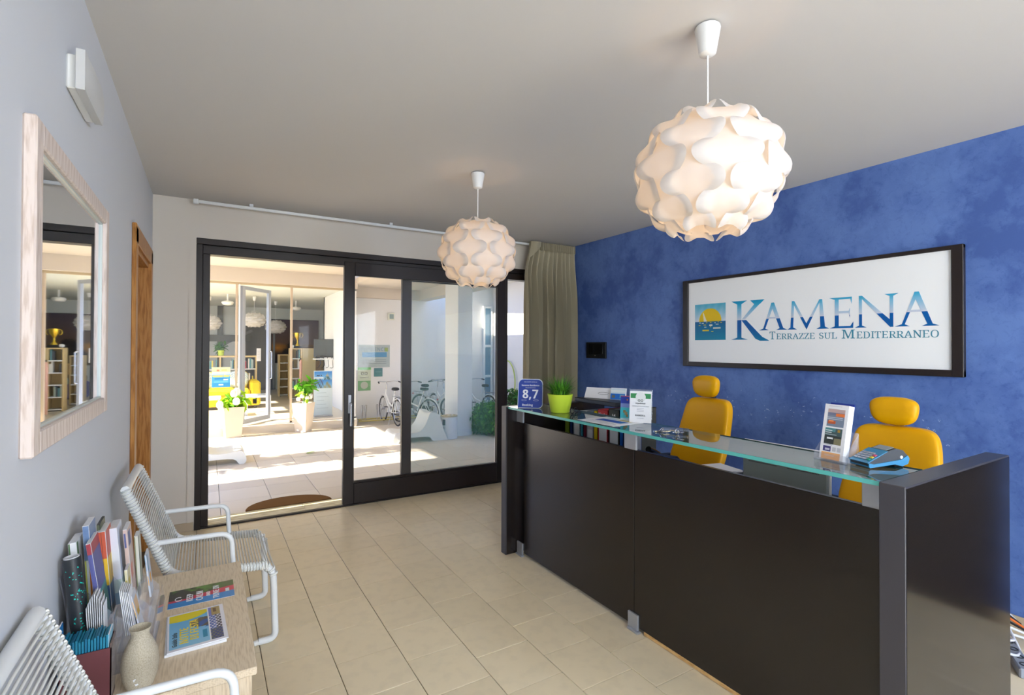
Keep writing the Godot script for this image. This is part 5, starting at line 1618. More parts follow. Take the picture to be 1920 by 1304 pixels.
func outdoor_things() -> void:
	# half round mat
	var mt := thing("doormat", "brown half round coir doormat outside the open sliding door", "doormat", Vector3(0.687, 0, -5.152))
	var mp := PackedVector2Array()
	for i in 33:
		var w := PI * i / 32.0
		mp.append(Vector2(cos(w) * 0.368, sin(w) * 0.285))
	obj("pile", B().prism(mp, 0.014, Transform3D(Basis(Vector3(1, 0, 0), Vector3(0, 0, -1), Vector3(0, 1, 0)), Vector3(0, 0.001, 0))), M.coir, mt)
	obj("edge_binding", B().tube(arc(Vector3(0, 0.008, 0), Vector3(0.366, 0, 0), Vector3(0, 0, -0.283), 0, PI, 40), 0.0075, 6), mat(rgb(120, 76, 44), 0.9, 0.1), mt)
	# fallen leaf
	var fl := thing("fallen_leaf", "single green fallen leaf on the paving near the sunlit strip", "leaf", Vector3(1.27, 0.004, -7.52), 0.8)
	obj("blade", leaf_mesh(0.16, 0.075, 0.2), M.green_light, fl, at(Vector3(0, 0.018, 0.05)))

	# planters
	var p1 := planter(Vector3(0.38, 0, -9.52), 0.12, "tall tapered white planter with pale yellow flowered bush, left of the open lounge door", 0.50, 0.152, 0.112)
	leaves(80, Vector3(0, 0.60, 0), Vector3(0.21, 0.13, 0.19), 0.15, M.green_light, 71, p1)
	leaves(36, Vector3(0, 0.58, 0), Vector3(0.19, 0.12, 0.17), 0.13, M.green, 72, p1)
	for q in [[0.05, 0.75, 0.05], [0.0, 0.72, 0.1], [0.02, 0.60, 0.19], [-0.20, 0.55, 0.1]]:
		obj("flower", B().blob(Vector3(q[0], q[1], q[2]), Vector3(0.045, 0.05, 0.04), 0.9, 0.9, func(v: Vector3) -> Vector3: return v * (1.0 + 0.25 * sin(atan2(v.z, v.x) * 5.0)), 24, 10), M.petal, p1)
	var p2 := planter(Vector3(1.47, 0, -9.50), 0.86, "tall tapered white planter set cornerwise with a leafy plant, right of the open lounge door", 0.51, 0.138, 0.098)
	leaves(60, Vector3(0.06, 0.80, 0), Vector3(0.17, 0.10, 0.15), 0.15, M.green, 73, p2)
	leaves(26, Vector3(-0.04, 0.62, 0.02), Vector3(0.11, 0.08, 0.11), 0.10, M.green_light, 74, p2)
	obj("stem", B().tube([Vector3(0, 0.45, 0), Vector3(0.02, 0.65, 0.01), Vector3(0.05, 0.82, 0)], 0.009, 6), M.green_dark, p2)
	for q in [[-0.10, 0.63, 0.04], [-0.05, 0.60, 0.1], [0.06, 0.63, 0.1], [-0.12, 0.58, -0.02], [0.02, 0.61, 0.12]]:
		obj("flower", B().blob(Vector3(q[0], q[1], q[2]), Vector3(0.03, 0.03, 0.03), 0.9, 0.9, func(v: Vector3) -> Vector3: return v * (1.0 + 0.25 * sin(atan2(v.z, v.x) * 5.0)), 20, 8), M.petal, p2)

	# moulded lounge chairs
	var lounger := func(at_: Vector3, turn: float, label: String) -> void:
		var c := thing("lounge_chair", label, "lounge chair", at_, turn, "low white moulded lounge chairs in the court")
		var prof := [[0.0, 0.0], [-0.03, 0.05], [0.0, 0.16], [0.06, 0.185], [0.2, 0.165], [0.34, 0.17], [0.43, 0.215], [0.50, 0.32], [0.545, 0.44], [0.575, 0.475], [0.62, 0.47], [0.70, 0.44], [0.735, 0.36], [0.80, 0.15], [0.85, 0.02], [0.84, 0.0], [0.62, 0.0], [0.55, 0.07], [0.35, 0.08], [0.12, 0.07], [0.05, 0.0]]
		var cv := Curve3D.new()
		for i in prof.size():
			cv.add_point(Vector3(prof[i][0], prof[i][1], 0))
		var n := prof.size()
		var sm := []
		for i in n:
			for s in 3:
				var t := s / 3.0
				var p := func(j: int) -> Vector2: return Vector2(prof[(j + n) % n][0], prof[(j + n) % n][1])
				sm.append((p.call(i) as Vector2).cubic_interpolate(p.call(i + 1), p.call(i - 1), p.call(i + 2), t))
		var N := sm.size()
		var W := 0.27
		var shell := func(a: float, t: float) -> Vector3:
			var v: Vector2 = sm[int(round(a * N)) % N]
			var s := (t - 0.5) * 2.0
			# the top face dishes, the sides round off
			var dip := 0.0
			if v.y > 0.1:
				dip = 0.05 * (1.0 - s * s) * smoothstep(0.1, 0.2, v.y)
			var inset := pow(absf(s), 8.0) * 0.02
			return Vector3(v.x + (0.0 if v.x > 0.4 else 0.0), maxf(0, v.y - dip - inset * (1.0 if v.y > 0.1 else 0.0)), s * W)
		obj("shell", B().grid(N, 14, shell, true), mat(rgb(236, 236, 228), 0.4, 0.45), c)
		var cap := PackedVector2Array()
		for q in sm:
			cap.append(Vector2(q.x, maxf(0, q.y - 0.018 * (1.0 if q.y > 0.1 else 0.0))))
		obj("side_skin", B().prism(cap, 0.004, at(Vector3(0, 0, W - 0.004))).prism(cap, 0.004, at(Vector3(0, 0, -W))), mat(rgb(236, 236, 228), 0.4, 0.45), c)
	lounger.call(Vector3(2.50, 0, -7.83), -0.05, "low white moulded lounge chair seen through the glass beside the ashtray bin")
	lounger.call(Vector3(0.42, 0, -7.55), PI, "low white moulded lounge chair half hidden by the left door jamb")

	# ashtray bin
	var bn := thing("ashtray_bin", "white oval ashtray bin with a brass coloured top by the pillar", "bin", Vector3(3.42, 0, -7.62), 0.0)
	obj("drum", B().lathe([Vector2(0, 0), Vector2(0.128, 0), Vector2(0.13, 0.005), Vector2(0.13, 0.355), Vector2(0.125, 0.362), Vector2(0, 0.362)], 36, Transform3D(), 1.0, 0.85), mat(rgb(226, 228, 232), 0.3), bn)
	obj("top_rim", B().lathe([Vector2(0.132, 0.355), Vector2(0.132, 0.375), Vector2(0.122, 0.382), Vector2(0.10, 0.37), Vector2(0.0, 0.366)], 36, Transform3D(), 1.0, 0.85), mat(rgb(206, 190, 150), 0.3, 0.5, 0.8), bn)
	for i in 5:
		obj("cigarette_end", B().tube([Vector3(-0.07 + i * 0.035, 0.374, 0.02 * (i % 3)), Vector3(-0.06 + i * 0.035, 0.392, 0.02 * (i % 3) + 0.012)], 0.006, 6), M.paper if i % 2 else M.steel, bn)
	obj("opening", box(-0.03, 0.03, 0.23, 0.32, -0.002, 0.004, 0.001), M.dark_grey, bn, at(Vector3(-0.118, 0, 0.045), Vector3(0, -1.15, 0)))
	obj("sticker", box(-0.015, 0.015, 0.165, 0.195, -0.002, 0.003, 0.001), M.alu, bn, at(Vector3(-0.120, 0, 0.04), Vector3(0, -1.2, 0)))

	# bicycles
	bicycle(Vector3(3.09, 0, -9.26), 0.03, "white city bicycle standing alone left of the dark glass door stile")
	bicycle(Vector3(3.62, 0, -9.0), 0.42, "white city bicycle just right of the dark glass door stile")
	bicycle(Vector3(3.86, 0, -10.1), PI + 0.45, "white city bicycle with its handlebar turned to the court, behind the lounge chair")
	bicycle(Vector3(4.22, 0, -9.30), 0.06, "white city bicycle close to the left edge of the pillar")
	bicycle(Vector3(5.02, 0, -9.2), 0.2, "white city bicycle right of the pillar, behind the green shrub")
	# bike stand
	var rk := thing("bicycle_rack", "low yellow bar bicycle rack with thin wire loops at the white wall", "bicycle rack", Vector3(2.82, 0, -10.2))
	obj("bar", B().tube([Vector3(-0.28, 0.04, 0.25), Vector3(1.6, 0.04, 0.25)], 0.016, 6).tube([Vector3(-0.28, 0.03, -0.1), Vector3(1.6, 0.03, -0.1)], 0.014, 6).tube([Vector3(-0.2, 0.03, -0.1), Vector3(-0.2, 0.04, 0.25)], 0.014, 6), mat(rgb(206, 186, 96), 0.5), rk)
	for x in [-0.2, 0.1]:
		for s in 2:
			obj("loop", B().tube(bend([Vector3(x + s * 0.075, 0.03, 0.2), Vector3(x + 0.015 + s * 0.075, 0.33, 0.08), Vector3(x + 0.05 + s * 0.075, 0.33, 0.08), Vector3(x + 0.065 + s * 0.075, 0.03, -0.05)], 0.03), 0.006, 6), M.steel, rk)
	# plaques on the wall
	var z := ZK + 0.001
	var pl := thing("house_plaque", "large grey house plaque with a blue band on the bicycle wall", "plaque", Vector3(2.966, 1.306, z))
	obj("plate", box(-0.325, 0.325, -0.235, 0.225, 0, 0.012, 0.002), mat(rgb(168, 180, 178), 0.4), pl)
	obj("band", box(-0.25, 0.26, -0.025, 0.075, 0.012, 0.0135), mat(rgb(86, 146, 184), 0.4), pl)
	obj("lettering", text("RESIDENCE", 0.075, "Droid Sans", true), mat(rgb(126, 150, 160), 0.4), pl, at(Vector3(-0.02, 0.135, 0.0125)))
	obj("emblem", box(0.215, 0.285, 0.09, 0.17, 0.012, 0.0135), mat(rgb(150, 170, 90), 0.4), pl)
	for y in [-0.09, -0.125, -0.16]:
		obj("text_line", box(-0.25, 0.25, y, y + 0.012, 0.012, 0.013), mat(rgb(126, 138, 140), 0.4), pl)
	var n1 := thing("green_notice", "green and white notice with an owl eyes mark below the house plaque", "notice", Vector3(2.766, 0.937, z))
	obj("plate", box(-0.135, 0.135, -0.14, 0.135, 0, 0.006, 0.001), mat(rgb(206, 216, 190), 0.5), n1)
	obj("band", box(-0.135, 0.135, 0.085, 0.135, 0.006, 0.007), mat(rgb(112, 186, 96), 0.5), n1)
	for x in [-0.038, 0.038]:
		obj("owl_eye", B().tube(arc(Vector3(x, 0.01, 0.008), Vector3(0.026, 0, 0), Vector3(0, 0.026, 0), 0, TAU * 0.97, 18), 0.005, 5), M.dark_grey, n1)
	obj("lettering", text("tripadvisor", 0.026), M.dark_grey, n1, at(Vector3(0, -0.07, 0.0065)))
	var n2 := thing("green_notice", "green notice with a pale round seal, lowest on the bicycle wall", "notice", Vector3(2.766, 0.702, z))
	obj("plate", box(-0.13, 0.13, -0.105, 0.095, 0, 0.006, 0.001), mat(rgb(124, 176, 122), 0.5), n2)
	obj("seal", B().lathe([Vector2(0, 0), Vector2(0.075, 0), Vector2(0.075, 0.002), Vector2(0, 0.002)], 28, at(Vector3(0, 0.005, 0.006), Vector3(PI / 2, 0, 0))), mat(rgb(190, 196, 176), 0.5), n2)
	var n3 := thing("teal_plaque", "small square dark teal plaque below the right end of the house plaque", "plaque", Vector3(3.052, 0.966, z))
	obj("plate", box(-0.09, 0.09, -0.088, 0.088, 0, 0.008, 0.003), mat(rgb(74, 126, 128), 0.4), n3)
	obj("lettering", text("KAMENA", 0.022), mat(rgb(130, 170, 170), 0.4), n3, at(Vector3(0, 0.01, 0.0085)))
	var vt := thing("wall_light", "small square wall light high on the bicycle wall", "wall light", Vector3(3.315, 2.13, z))
	obj("frame", box(-0.07, 0.07, -0.075, 0.075, 0, 0.03, 0.004), mat(rgb(226, 226, 206), 0.5), vt)
	obj("lens", box(-0.04, 0.05, -0.05, 0.05, 0.03, 0.034, 0.002), mat(rgb(146, 164, 156), 0.3), vt)
	# hose on the right court wall
	var ho := thing("garden_hose", "yellow green garden hose hanging in a loop in the court corner", "hose", Vector3(5.73, 0.1, -9.75))
	obj("tube", B().tube(arc(Vector3(-0.03, 0.62, 0.1), Vector3(0, 0.48, 0), Vector3(0.0, 0, 0.36), 0.15, TAU - 0.1, 40), 0.014, 7), mat(rgb(186, 206, 90), 0.4), ho)
	obj("hook", B().tube([Vector3(0.0, 1.08, 0.1), Vector3(-0.06, 1.09, 0.1)], 0.012, 6), M.steel, ho)
	# shrubs
	var sb := thing("green_shrub", "low feathery green shrub right of the white pillar", "shrub", Vector3(4.28, -0.02, -7.75))
	leaves(2600, Vector3(0, 0.27, 0), Vector3(0.44, 0.30, 0.42), 0.075, M.hedge, 81, sb)
	leaves(900, Vector3(-0.05, 0.32, 0.1), Vector3(0.40, 0.27, 0.36), 0.06, M.green, 82, sb)
	obj("stem", B().tube([Vector3(0, 0, 0), Vector3(0.02, 0.3, 0)], 0.02, 6).tube([Vector3(0.05, 0, 0.05), Vector3(0.15, 0.3, 0.1)], 0.015, 6), mat(rgb(90, 70, 50), 0.9), sb)
	var fb := thing("flowering_plant", "pink flowering plant growing behind the low green shrub", "plant", Vector3(4.72, -0.02, -8.2))
	leaves(420, Vector3(0, 0.3, 0), Vector3(0.26, 0.28, 0.26), 0.07, M.green_dark, 83, fb)
	leaves(130, Vector3(0, 0.42, 0.05), Vector3(0.24, 0.22, 0.22), 0.055, M.pink, 84, fb, "blossom")
	obj("stem", B().tube([Vector3(0, 0, 0), Vector3(0, 0.3, 0)], 0.012, 6), M.green_dark, fb)
	var gb := thing("geranium", "red geranium with dark leaves seen beyond the far end of the counter", "potted plant", Vector3(4.95, -0.02, -7.95))
	obj("pot", B().lathe([Vector2(0, 0), Vector2(0.13, 0), Vector2(0.18, 0.26), Vector2(0.19, 0.28), Vector2(0.17, 0.28), Vector2(0, 0.25)], 24), mat(rgb(170, 96, 66), 0.7), gb)
	leaves(330, Vector3(0.0, 0.58, 0), Vector3(0.26, 0.17, 0.24), 0.10, M.green_dark, 85, gb)
	leaves(80, Vector3(-0.02, 0.40, 0.14), Vector3(0.28, 0.07, 0.15), 0.07, M.red, 86, gb, "blossom")
	# tree that throws the dappled shade (left of the view)
	var tr := thing("tree", "slender tree left of the court casting dappled shade", "tree", Vector3(-3.4, -0.16, -7.22))
	obj("trunk", B().tube([Vector3(0, 0, 0), Vector3(0.05, 1.4, 0.02), Vector3(-0.05, 2.4, 0.0), Vector3(0.02, 3.6, 0.0)], 0.05, 8), mat(rgb(96, 80, 62), 0.9), tr)
	leaves(900, Vector3(0, 3.0, 0.02), Vector3(1.1, 1.2, 0.34), 0.17, M.green, 91, tr)
	leaves(420, Vector3(0.2, 2.9, 0.0), Vector3(1.2, 1.2, 0.50), 0.12, M.green, 92, tr)

# ---------------------------------------------------------------- lounge across the court
const ORD := ["first", "second", "third", "fourth", "fifth", "sixth", "seventh", "eighth", "ninth", "tenth", "eleventh", "twelfth", "thirteenth", "fourteenth", "fifteenth", "sixteenth", "seventeenth", "eighteenth"]

func books(shelf_label: String, x0: float, x1: float, y: float, z: float, seed_: int, along_z := false) -> void:
	var r := RandomNumberGenerator.new()
	r.seed = seed_
	var pal := [[rgb(226, 210, 90), "yellow"], [rgb(210, 90, 110), "pink"], [rgb(230, 230, 226), "white"], [rgb(90, 150, 160), "teal"], [rgb(70, 74, 84), "dark grey"], [rgb(180, 196, 190), "pale green"]]
	var x := x0
	var n := 0
	while x < x1 - 0.02:
		var w := r.randf_range(0.018, 0.04)
		var h := r.randf_range(0.17, 0.25)
		var c: Array = pal[r.randi() % pal.size()]
		var o := thing("book", "%s book, %s from left on %s" % [c[1], ORD[mini(n, 17)], shelf_label], "book", Vector3(x + w / 2, y, z) if not along_z else Vector3(z, y, x + w / 2), 0.0 if not along_z else -PI / 2, "books on %s" % shelf_label)
		n += 1
		obj("cover", box(-w / 2, w / 2, 0, h, -0.14, 0, 0.001), mat(c[0], 0.6), o)
		obj("pages", box(-w / 2 + 0.003, w / 2 - 0.003, h, h + 0.0015, -0.138, -0.004), M.paper, o)
		x += w + (r.randf_range(0.03, 0.12) if r.randf() < 0.18 else 0.001)

func far_lamp(label: String, at_: Vector3, drop: float) -> void:
	make_lamp("pendant_lamp", label, at_, drop, "white petal pendant lamps of the lounge", false)

func lounge() -> void:
	var F := 0.12
	# sofa
	var s := thing("yellow_sofa", "yellow sofa behind the lounge glass, facing the white side tables", "sofa", Vector3(0.05, F, -13.0))
	obj("base", box(-0.95, 0.95, 0.06, 0.30, -0.42, 0.42, 0.03), M.sofa, s)
	for x in [-0.45, 0.38]:
		obj("seat_cushion", box(x - 0.41, x + 0.41, 0.30, 0.43, -0.25, 0.43, 0.04), M.sofa, s)
	obj("backrest", box(-0.95, 0.80, 0.30, 0.78, -0.44, -0.22, 0.05), M.sofa, s)
	obj("armrest", box(0.80, 1.0, 0.06, 0.60, -0.42, 0.42, 0.04), M.sofa, s)
	for x in [-0.85, 0.9]:
		obj("foot", box(x - 0.03, x + 0.03, 0, 0.06, 0.3, 0.36), M.black, s)
	var cu := thing("cushion", "pale patterned cushion leaning on the right end of the yellow sofa", "cushion", Vector3(0.60, F + 0.44, -13.02), -0.3)
	obj("pad", B().blob(Vector3(0, 0.19, 0), Vector3(0.22, 0.19, 0.08), 0.6, 0.6), M.patina, cu, at(Vector3.ZERO, Vector3(-0.35, 0, 0)))
	var cu2 := thing("cushion", "pale patterned cushion at the left of the yellow sofa behind the door jamb", "cushion", Vector3(-0.03, F + 0.44, -12.85), 0.2)
	obj("pad", B().blob(Vector3(0, 0.19, 0), Vector3(0.2, 0.19, 0.08), 0.6, 0.6), M.patina, cu2, at(Vector3.ZERO, Vector3(-0.35, 0, 0)))
	# side tables
	for q in [[Vector3(0.02, F, -11.45), "white square side table left of the first planter"], [Vector3(0.90, F, -11.58), "white square side table behind the glass door leaf"]]:
		var t := thing("side_table", q[1], "side table", q[0], 0.0, "white side tables in the lounge")
		obj("top", box(-0.235, 0.235, 0.34, 0.385, -0.235, 0.235, 0.004), M.white_paint, t)
		for a in [-1, 1]:
			for b in [-1, 1]:
				obj("leg", box(a * 0.21 - 0.024, a * 0.21 + 0.024, 0, 0.34, b * 0.21 - 0.024, b * 0.21 + 0.024, 0.002), M.white_paint, t)
	var mg := thing("magazine", "open magazine lying on the white side table behind the glass door", "magazine", Vector3(0.95, F + 0.387, -11.55), 0.3)
	obj("pages", box(-0.1, 0.1, 0, 0.008, -0.13, 0.13, 0.001), mat(rgb(206, 214, 222), 0.4), mg)
	# long low bookshelf
	var ls := thing("low_bookshelf", "long low beech bookshelf behind the yellow sofa", "bookshelf", Vector3(0.42, F, -14.0))
	var x0 := -0.72
	var x1 := 0.66
	obj("top_board", box(x0, x1, 1.105, 1.145, -0.32, 0, 0.002), M.beech, ls)
	obj("bottom_board", box(x0, x1, 0.03, 0.06, -0.32, 0, 0.002), M.beech, ls)
	for x in [x0, -0.15, 0.26, x1 - 0.035]:
		obj("upright", box(x, x + 0.035, 0.06, 1.105, -0.32, 0, 0.002), M.beech, ls)
	for y in [0.44, 0.80]:
		obj("shelf_board", box(x0 + 0.035, x1 - 0.035, y, y + 0.025, -0.31, -0.005), M.white_paint, ls)
	books("the upper left shelf of the low bookshelf", 0.05, 0.22, F + 0.825, -14.04, 101)
	books("the upper middle shelf of the low bookshelf", 0.50, 0.64, F + 0.825, -14.04, 102)
	books("the upper right shelf of the low bookshelf", 0.74, 1.02, F + 0.825, -14.04, 103)
	books("the lower left shelf of the low bookshelf", 0.05, 0.20, F + 0.465, -14.04, 104)
	books("the lower right shelf of the low bookshelf", 0.76, 1.02, F + 0.465, -14.04, 105)
	var pp := thing("potted_grass", "small lime pot of grass on top of the low lounge bookshelf", "potted plant", Vector3(0.30, F + 1.146, -14.1))
	obj("pot", B().lathe([Vector2(0, 0), Vector2(0.06, 0), Vector2(0.075, 0.13), Vector2(0.07, 0.13), Vector2(0, 0.12)], 20), M.lime, pp)
	leaves(120, Vector3(0, 0.2, 0), Vector3(0.1, 0.1, 0.1), 0.11, M.green_dark, 111, pp)
	# tall bookshelves
	var mk_tall := func(at_: Vector3, label: String, w: float, h: float) -> void:
		var t := thing("tall_bookshelf", label, "bookshelf", at_, 0.0)
		obj("side_board", box(-w / 2, -w / 2 + 0.03, 0, h, -0.32, 0, 0.002), M.beech, t)
		obj("side_board", box(w / 2 - 0.03, w / 2, 0, h, -0.32, 0, 0.002), M.beech, t)
		obj("top_board", box(-w / 2, w / 2, h, h + 0.03, -0.32, 0, 0.002), M.beech, t)
		obj("back_board", box(-w / 2, w / 2, 0, h, -0.33, -0.32), M.beech, t)
		for i in 5:
			var y := 0.02 + i * (h - 0.02) / 5.0
			obj("shelf_board", box(-w / 2 + 0.03, w / 2 - 0.03, y, y + 0.022, -0.31, -0.004), M.white_paint, t)
	mk_tall.call(Vector3(1.98, F, -14.0), "tall beech bookshelf carrying the golden trophy", 0.28, 1.30)
	mk_tall.call(Vector3(1.84, F, -15.2), "beech bookshelf half hidden behind the glass post", 0.26, 1.12)
	books("the top shelf under the trophy", 1.87, 2.08, F + 0.02 + 4 * 1.28 / 5 + 0.023, -14.05, 121)
	books("the second shelf under the trophy", 1.87, 2.08, F + 0.02 + 3 * 1.28 / 5 + 0.023, -14.05, 122)
	books("the low shelf under the trophy", 1.87, 2.08, F + 0.02 + 1 * 1.28 / 5 + 0.023, -14.05, 123)
	var cab := thing("beech_cabinet", "plain beech cupboard beside the tall bookshelf", "cupboard", Vector3(2.27, F, -14.0))
	obj("body", box(-0.145, 0.19, 0, 1.33, -0.4, 0, 0.003), M.beech, cab)
	obj("door", box(-0.14, 0.185, 0.02, 1.32, 0, 0.016, 0.003), mat(rgb(198, 182, 136), 0.5), cab)
	var tp := thing("trophy", "golden cup trophy on a dark base on top of the tall bookshelf", "trophy", Vector3(2.03, F + 1.331, -14.14))
	obj("base", box(-0.1, 0.1, 0, 0.06, -0.07, 0.07, 0.004), M.black, tp)
	obj("cup", B().lathe([Vector2(0, 0.06), Vector2(0.055, 0.06), Vector2(0.05, 0.09), Vector2(0.022, 0.13), Vector2(0.018, 0.2), Vector2(0.03, 0.23), Vector2(0.075, 0.30), Vector2(0.09, 0.40), Vector2(0.086, 0.40), Vector2(0.06, 0.30), Vector2(0, 0.25)], 24), mat(rgb(222, 190, 70), 0.25, 0.5, 0.9), tp)
	for sx in [-1, 1]:
		obj("handle", B().tube(arc(Vector3(sx * 0.085, 0.33, 0), Vector3(sx * 0.045, 0, 0), Vector3(0, 0.06, 0), -1.5, 1.5, 12), 0.007, 6), mat(rgb(222, 190, 70), 0.25, 0.5, 0.9), tp)
	var ob := thing("white_ornament", "small white ornament beside the trophy", "ornament", Vector3(1.90, F + 1.331, -14.1))
	obj("body", B().blob(Vector3(0, 0.04, 0), Vector3(0.05, 0.04, 0.04), 0.9, 0.9), M.white_paint, ob)
	# television
	var tv := thing("television", "dark flat television on a bracket at the white lounge wall", "television", Vector3(2.30, 1.46, -12.1), -0.22)
	obj("case", box(-0.22, 0.22, -0.215, 0.205, -0.05, 0.0, 0.006), M.dark_grey, tv)
	obj("screen", box(-0.205, 0.205, -0.19, 0.19, 0.0, 0.002), mat(rgb(70, 76, 74), 0.15), tv)
	obj("bracket", box(-0.02, 0.24, -0.03, 0.03, -0.10, -0.05, 0.003), M.black, tv)
	var ts := thing("wall_shelf", "small white wall shelf with cables below the television", "shelf", Vector3(2.30, 1.21, -12.12))
	obj("board", box(-0.22, 0.2, -0.012, 0.012, -0.1, 0.1, 0.002), M.white_paint, ts)
	for i in 4:
		var x := -0.2 + i * 0.09
		obj("cable", B().tube(bend([Vector3(x, 0.02, 0.05), Vector3(x + 0.05, 0.09, 0.02), Vector3(x + 0.1, 0.02, 0.06), Vector3(x + 0.12, -0.12 - 0.03 * i, 0.08), Vector3(x + 0.05, -0.2, 0.08)], 0.05), 0.006, 5), M.black, ts)
	# roll-up poster by the glass
	var ro := thing("rollup_poster", "white roll-up poster with four sea view photos inside the lounge glass", "poster", Vector3(1.975, F, -10.45))
	obj("panel", box(-0.175, 0.175, 0.02, 0.90, -0.004, 0.0), mat(rgb(206, 222, 230), 0.5), ro)
	obj("foot", box(-0.175, 0.175, 0, 0.03, -0.08, 0.08, 0.005), M.alu, ro)
	var ri := Image.create(70, 72, false, Image.FORMAT_RGB8)
	for y in 72:
		for x in 70:
			var right := x > 35
			var c := rgb(50, 130, 206).lerp(rgb(150, 196, 226), (y % 36) / 36.0)
			var w := sin(x * 0.9 + y * 0.4) * sin(y * 0.7) + 0.5 * sin(x * 0.37 - y * 0.21)
			if not right:
				if y > 14 and y < 20 and x > 6 and x < 30 and w > -0.3:
					c = rgb(40, 60, 90)
				if y > 24 and y < 30:
					c = rgb(214, 222, 226)
				if y > 30 and w > 0.1:
					c = rgb(70, 80, 120) if y < 54 else rgb(50, 64, 66)
			else:
				var dxx := absf(x - 52)
				if y < 36 and dxx < (y - 4) * 0.5 and w > -0.3:
					c = rgb(176, 160, 110) if y < 22 else rgb(60, 96, 100)
				if y >= 36 and dxx < (y - 40) * 0.6 and w > -0.4:
					c = rgb(150, 150, 110)
			ri.set_pixel(x, y, c)
	obj("photo_print", quad(0.33, 0.33), printed(ImageTexture.create_from_image(ri)), ro, at(Vector3(0, 0.72, 0.0006)))
	for i in 5:
		obj("text_line", box(-0.12, 0.10 - (i % 3) * 0.04, 0.16 + i * 0.075, 0.168 + i * 0.075, 0, 0.0008), mat(rgb(170, 190, 200), 0.5), ro)
	# panel leaning at the wall, giant pencil
	var lp := thing("beige_panel", "narrow beige panel leaning at the white lounge wall", "panel", Vector3(2.42, F, -12.15))
	obj("board", box(-0.09, 0.07, 0, 0.74, -0.02, 0.0, 0.003), M.beech, lp)
	var gp := thing("giant_pencil", "tall pinkish decorative pencil standing before the tall bookshelf", "ornament", Vector3(2.0, F, -13.4))
	obj("shaft", B().lathe([Vector2(0, 0), Vector2(0.03, 0), Vector2(0.03, 0.98), Vector2(0.012, 1.05), Vector2(0, 1.05)], 8), mat(rgb(226, 170, 150), 0.5), gp)
	obj("tip", B().lathe([Vector2(0.012, 1.05), Vector2(0.018, 1.07), Vector2(0, 1.10)], 8), M.black, gp)
	# dark corner: sunset picture, blue armchair, counter
	var sp := thing("sunset_picture", "large brown sunset picture on the lounge end wall", "picture", Vector3(2.52, 1.66, -17.78))
	obj("panel", box(-0.75, 0.68, -0.70, 0.70, 0, 0.03, 0.003), M.dark_grey, sp)
	var si := Image.create(120, 120, false, Image.FORMAT_RGB8)
	for y in 120:
		for x in 120:
			var c := rgb(96, 84, 96).lerp(rgb(110, 84, 70), y / 70.0) if y < 70 else rgb(120, 86, 50).lerp(rgb(52, 36, 32), (y - 70) / 30.0)
			c = c.lerp(rgb(196, 130, 50), clampf(1.0 - Vector2((x - 14) / 30.0, (y - 78) / 16.0).length(), 0, 1))
			for t in [[36, 92, 12], [52, 76, 18], [60, 70, 12], [46, 100, 14], [66, 92, 16]]:
				if Vector2(x - t[0], (y - t[1]) * 0.8).length() < t[2] * (0.75 + 0.25 * sin(x * 1.3) * sin(y * 1.1)):
					c = rgb(40, 36, 34)
			si.set_pixel(x, clampi(y, 0, 119), c)
	obj("print", quad(1.41, 1.38), printed(ImageTexture.create_from_image(si), 0.5), sp, at(Vector3(-0.035, 0, 0.0315)))
	var ba := thing("blue_armchair", "deep blue armchair in the far lounge corner", "armchair", Vector3(2.36, F, -17.0), 0.1)
	obj("base", box(-0.36, 0.4, 0.02, 0.30, -0.35, 0.36, 0.03), M.navy, ba)
	obj("backrest", box(-0.36, 0.4, 0.3, 0.62, -0.38, -0.16, 0.05), mat(rgb(86, 82, 78), 0.8), ba)
	obj("front_panel", box(-0.36, 0.4, 0.02, 0.40, 0.30, 0.38, 0.03), M.navy, ba)
	obj("armrest", box(-0.42, -0.3, 0.02, 0.44, -0.3, 0.38, 0.03), M.navy, ba)
	var bc := thing("striped_cushion", "blue and white striped cushion on the deep blue armchair", "cushion", Vector3(2.42, F + 0.31, -16.82), 0.2)
	obj("pad", B().blob(Vector3(0, 0.15, 0), Vector3(0.15, 0.15, 0.07), 0.55, 0.55), mat(rgb(90, 190, 206), 0.8), bc)
	for x in [-0.08, 0.0, 0.08]:
		obj("stripe", B().tube([Vector3(x, 0.03, 0.062), Vector3(x, 0.15, 0.077), Vector3(x, 0.27, 0.062)], 0.012, 6), M.paper, bc)
	var bw := thing("wooden_counter", "brown wooden counter front behind the deep blue armchair", "counter", Vector3(2.7, F, -17.5))
	obj("front", box(-0.55, 0.6, 0, 0.86, -0.1, 0, 0.004), mat(rgb(176, 140, 96), 0.5), bw)
	obj("top", box(-0.6, 0.65, 0.86, 0.90, -0.14, 0.04, 0.004), mat(rgb(190, 152, 104), 0.5), bw)
	# dark timber cross and door panel on the end wall
	var tc := thing("timber_cross", "dark grey timber cross frame on the lounge end wall", "frame", Vector3(0.34, F, -17.79))
	obj("post", box(-0.06, 0.08, 0, 2.6, 0, 0.08, 0.004), mat(rgb(96, 100, 98), 0.7), tc)
	obj("rail", box(-0.6, 0.85, 1.52, 1.72, 0, 0.09, 0.004), mat(rgb(96, 100, 98), 0.7), tc)
	obj("brace", box(-0.04, 0.04, 0.0, 0.85, 0, 0.05, 0.004), mat(rgb(130, 134, 132), 0.7), tc, at(Vector3(0.15, 1.45, 0.0), Vector3(0, 0, -1.05)))
	var dd := thing("grey_door", "dull grey door in the lounge end wall behind the glass leaf", "door", Vector3(1.42, F, -17.79))
	obj("leaf", box(-0.36, 0.40, 0, 2.16, 0, 0.04, 0.004), M.lounge_dark, dd)
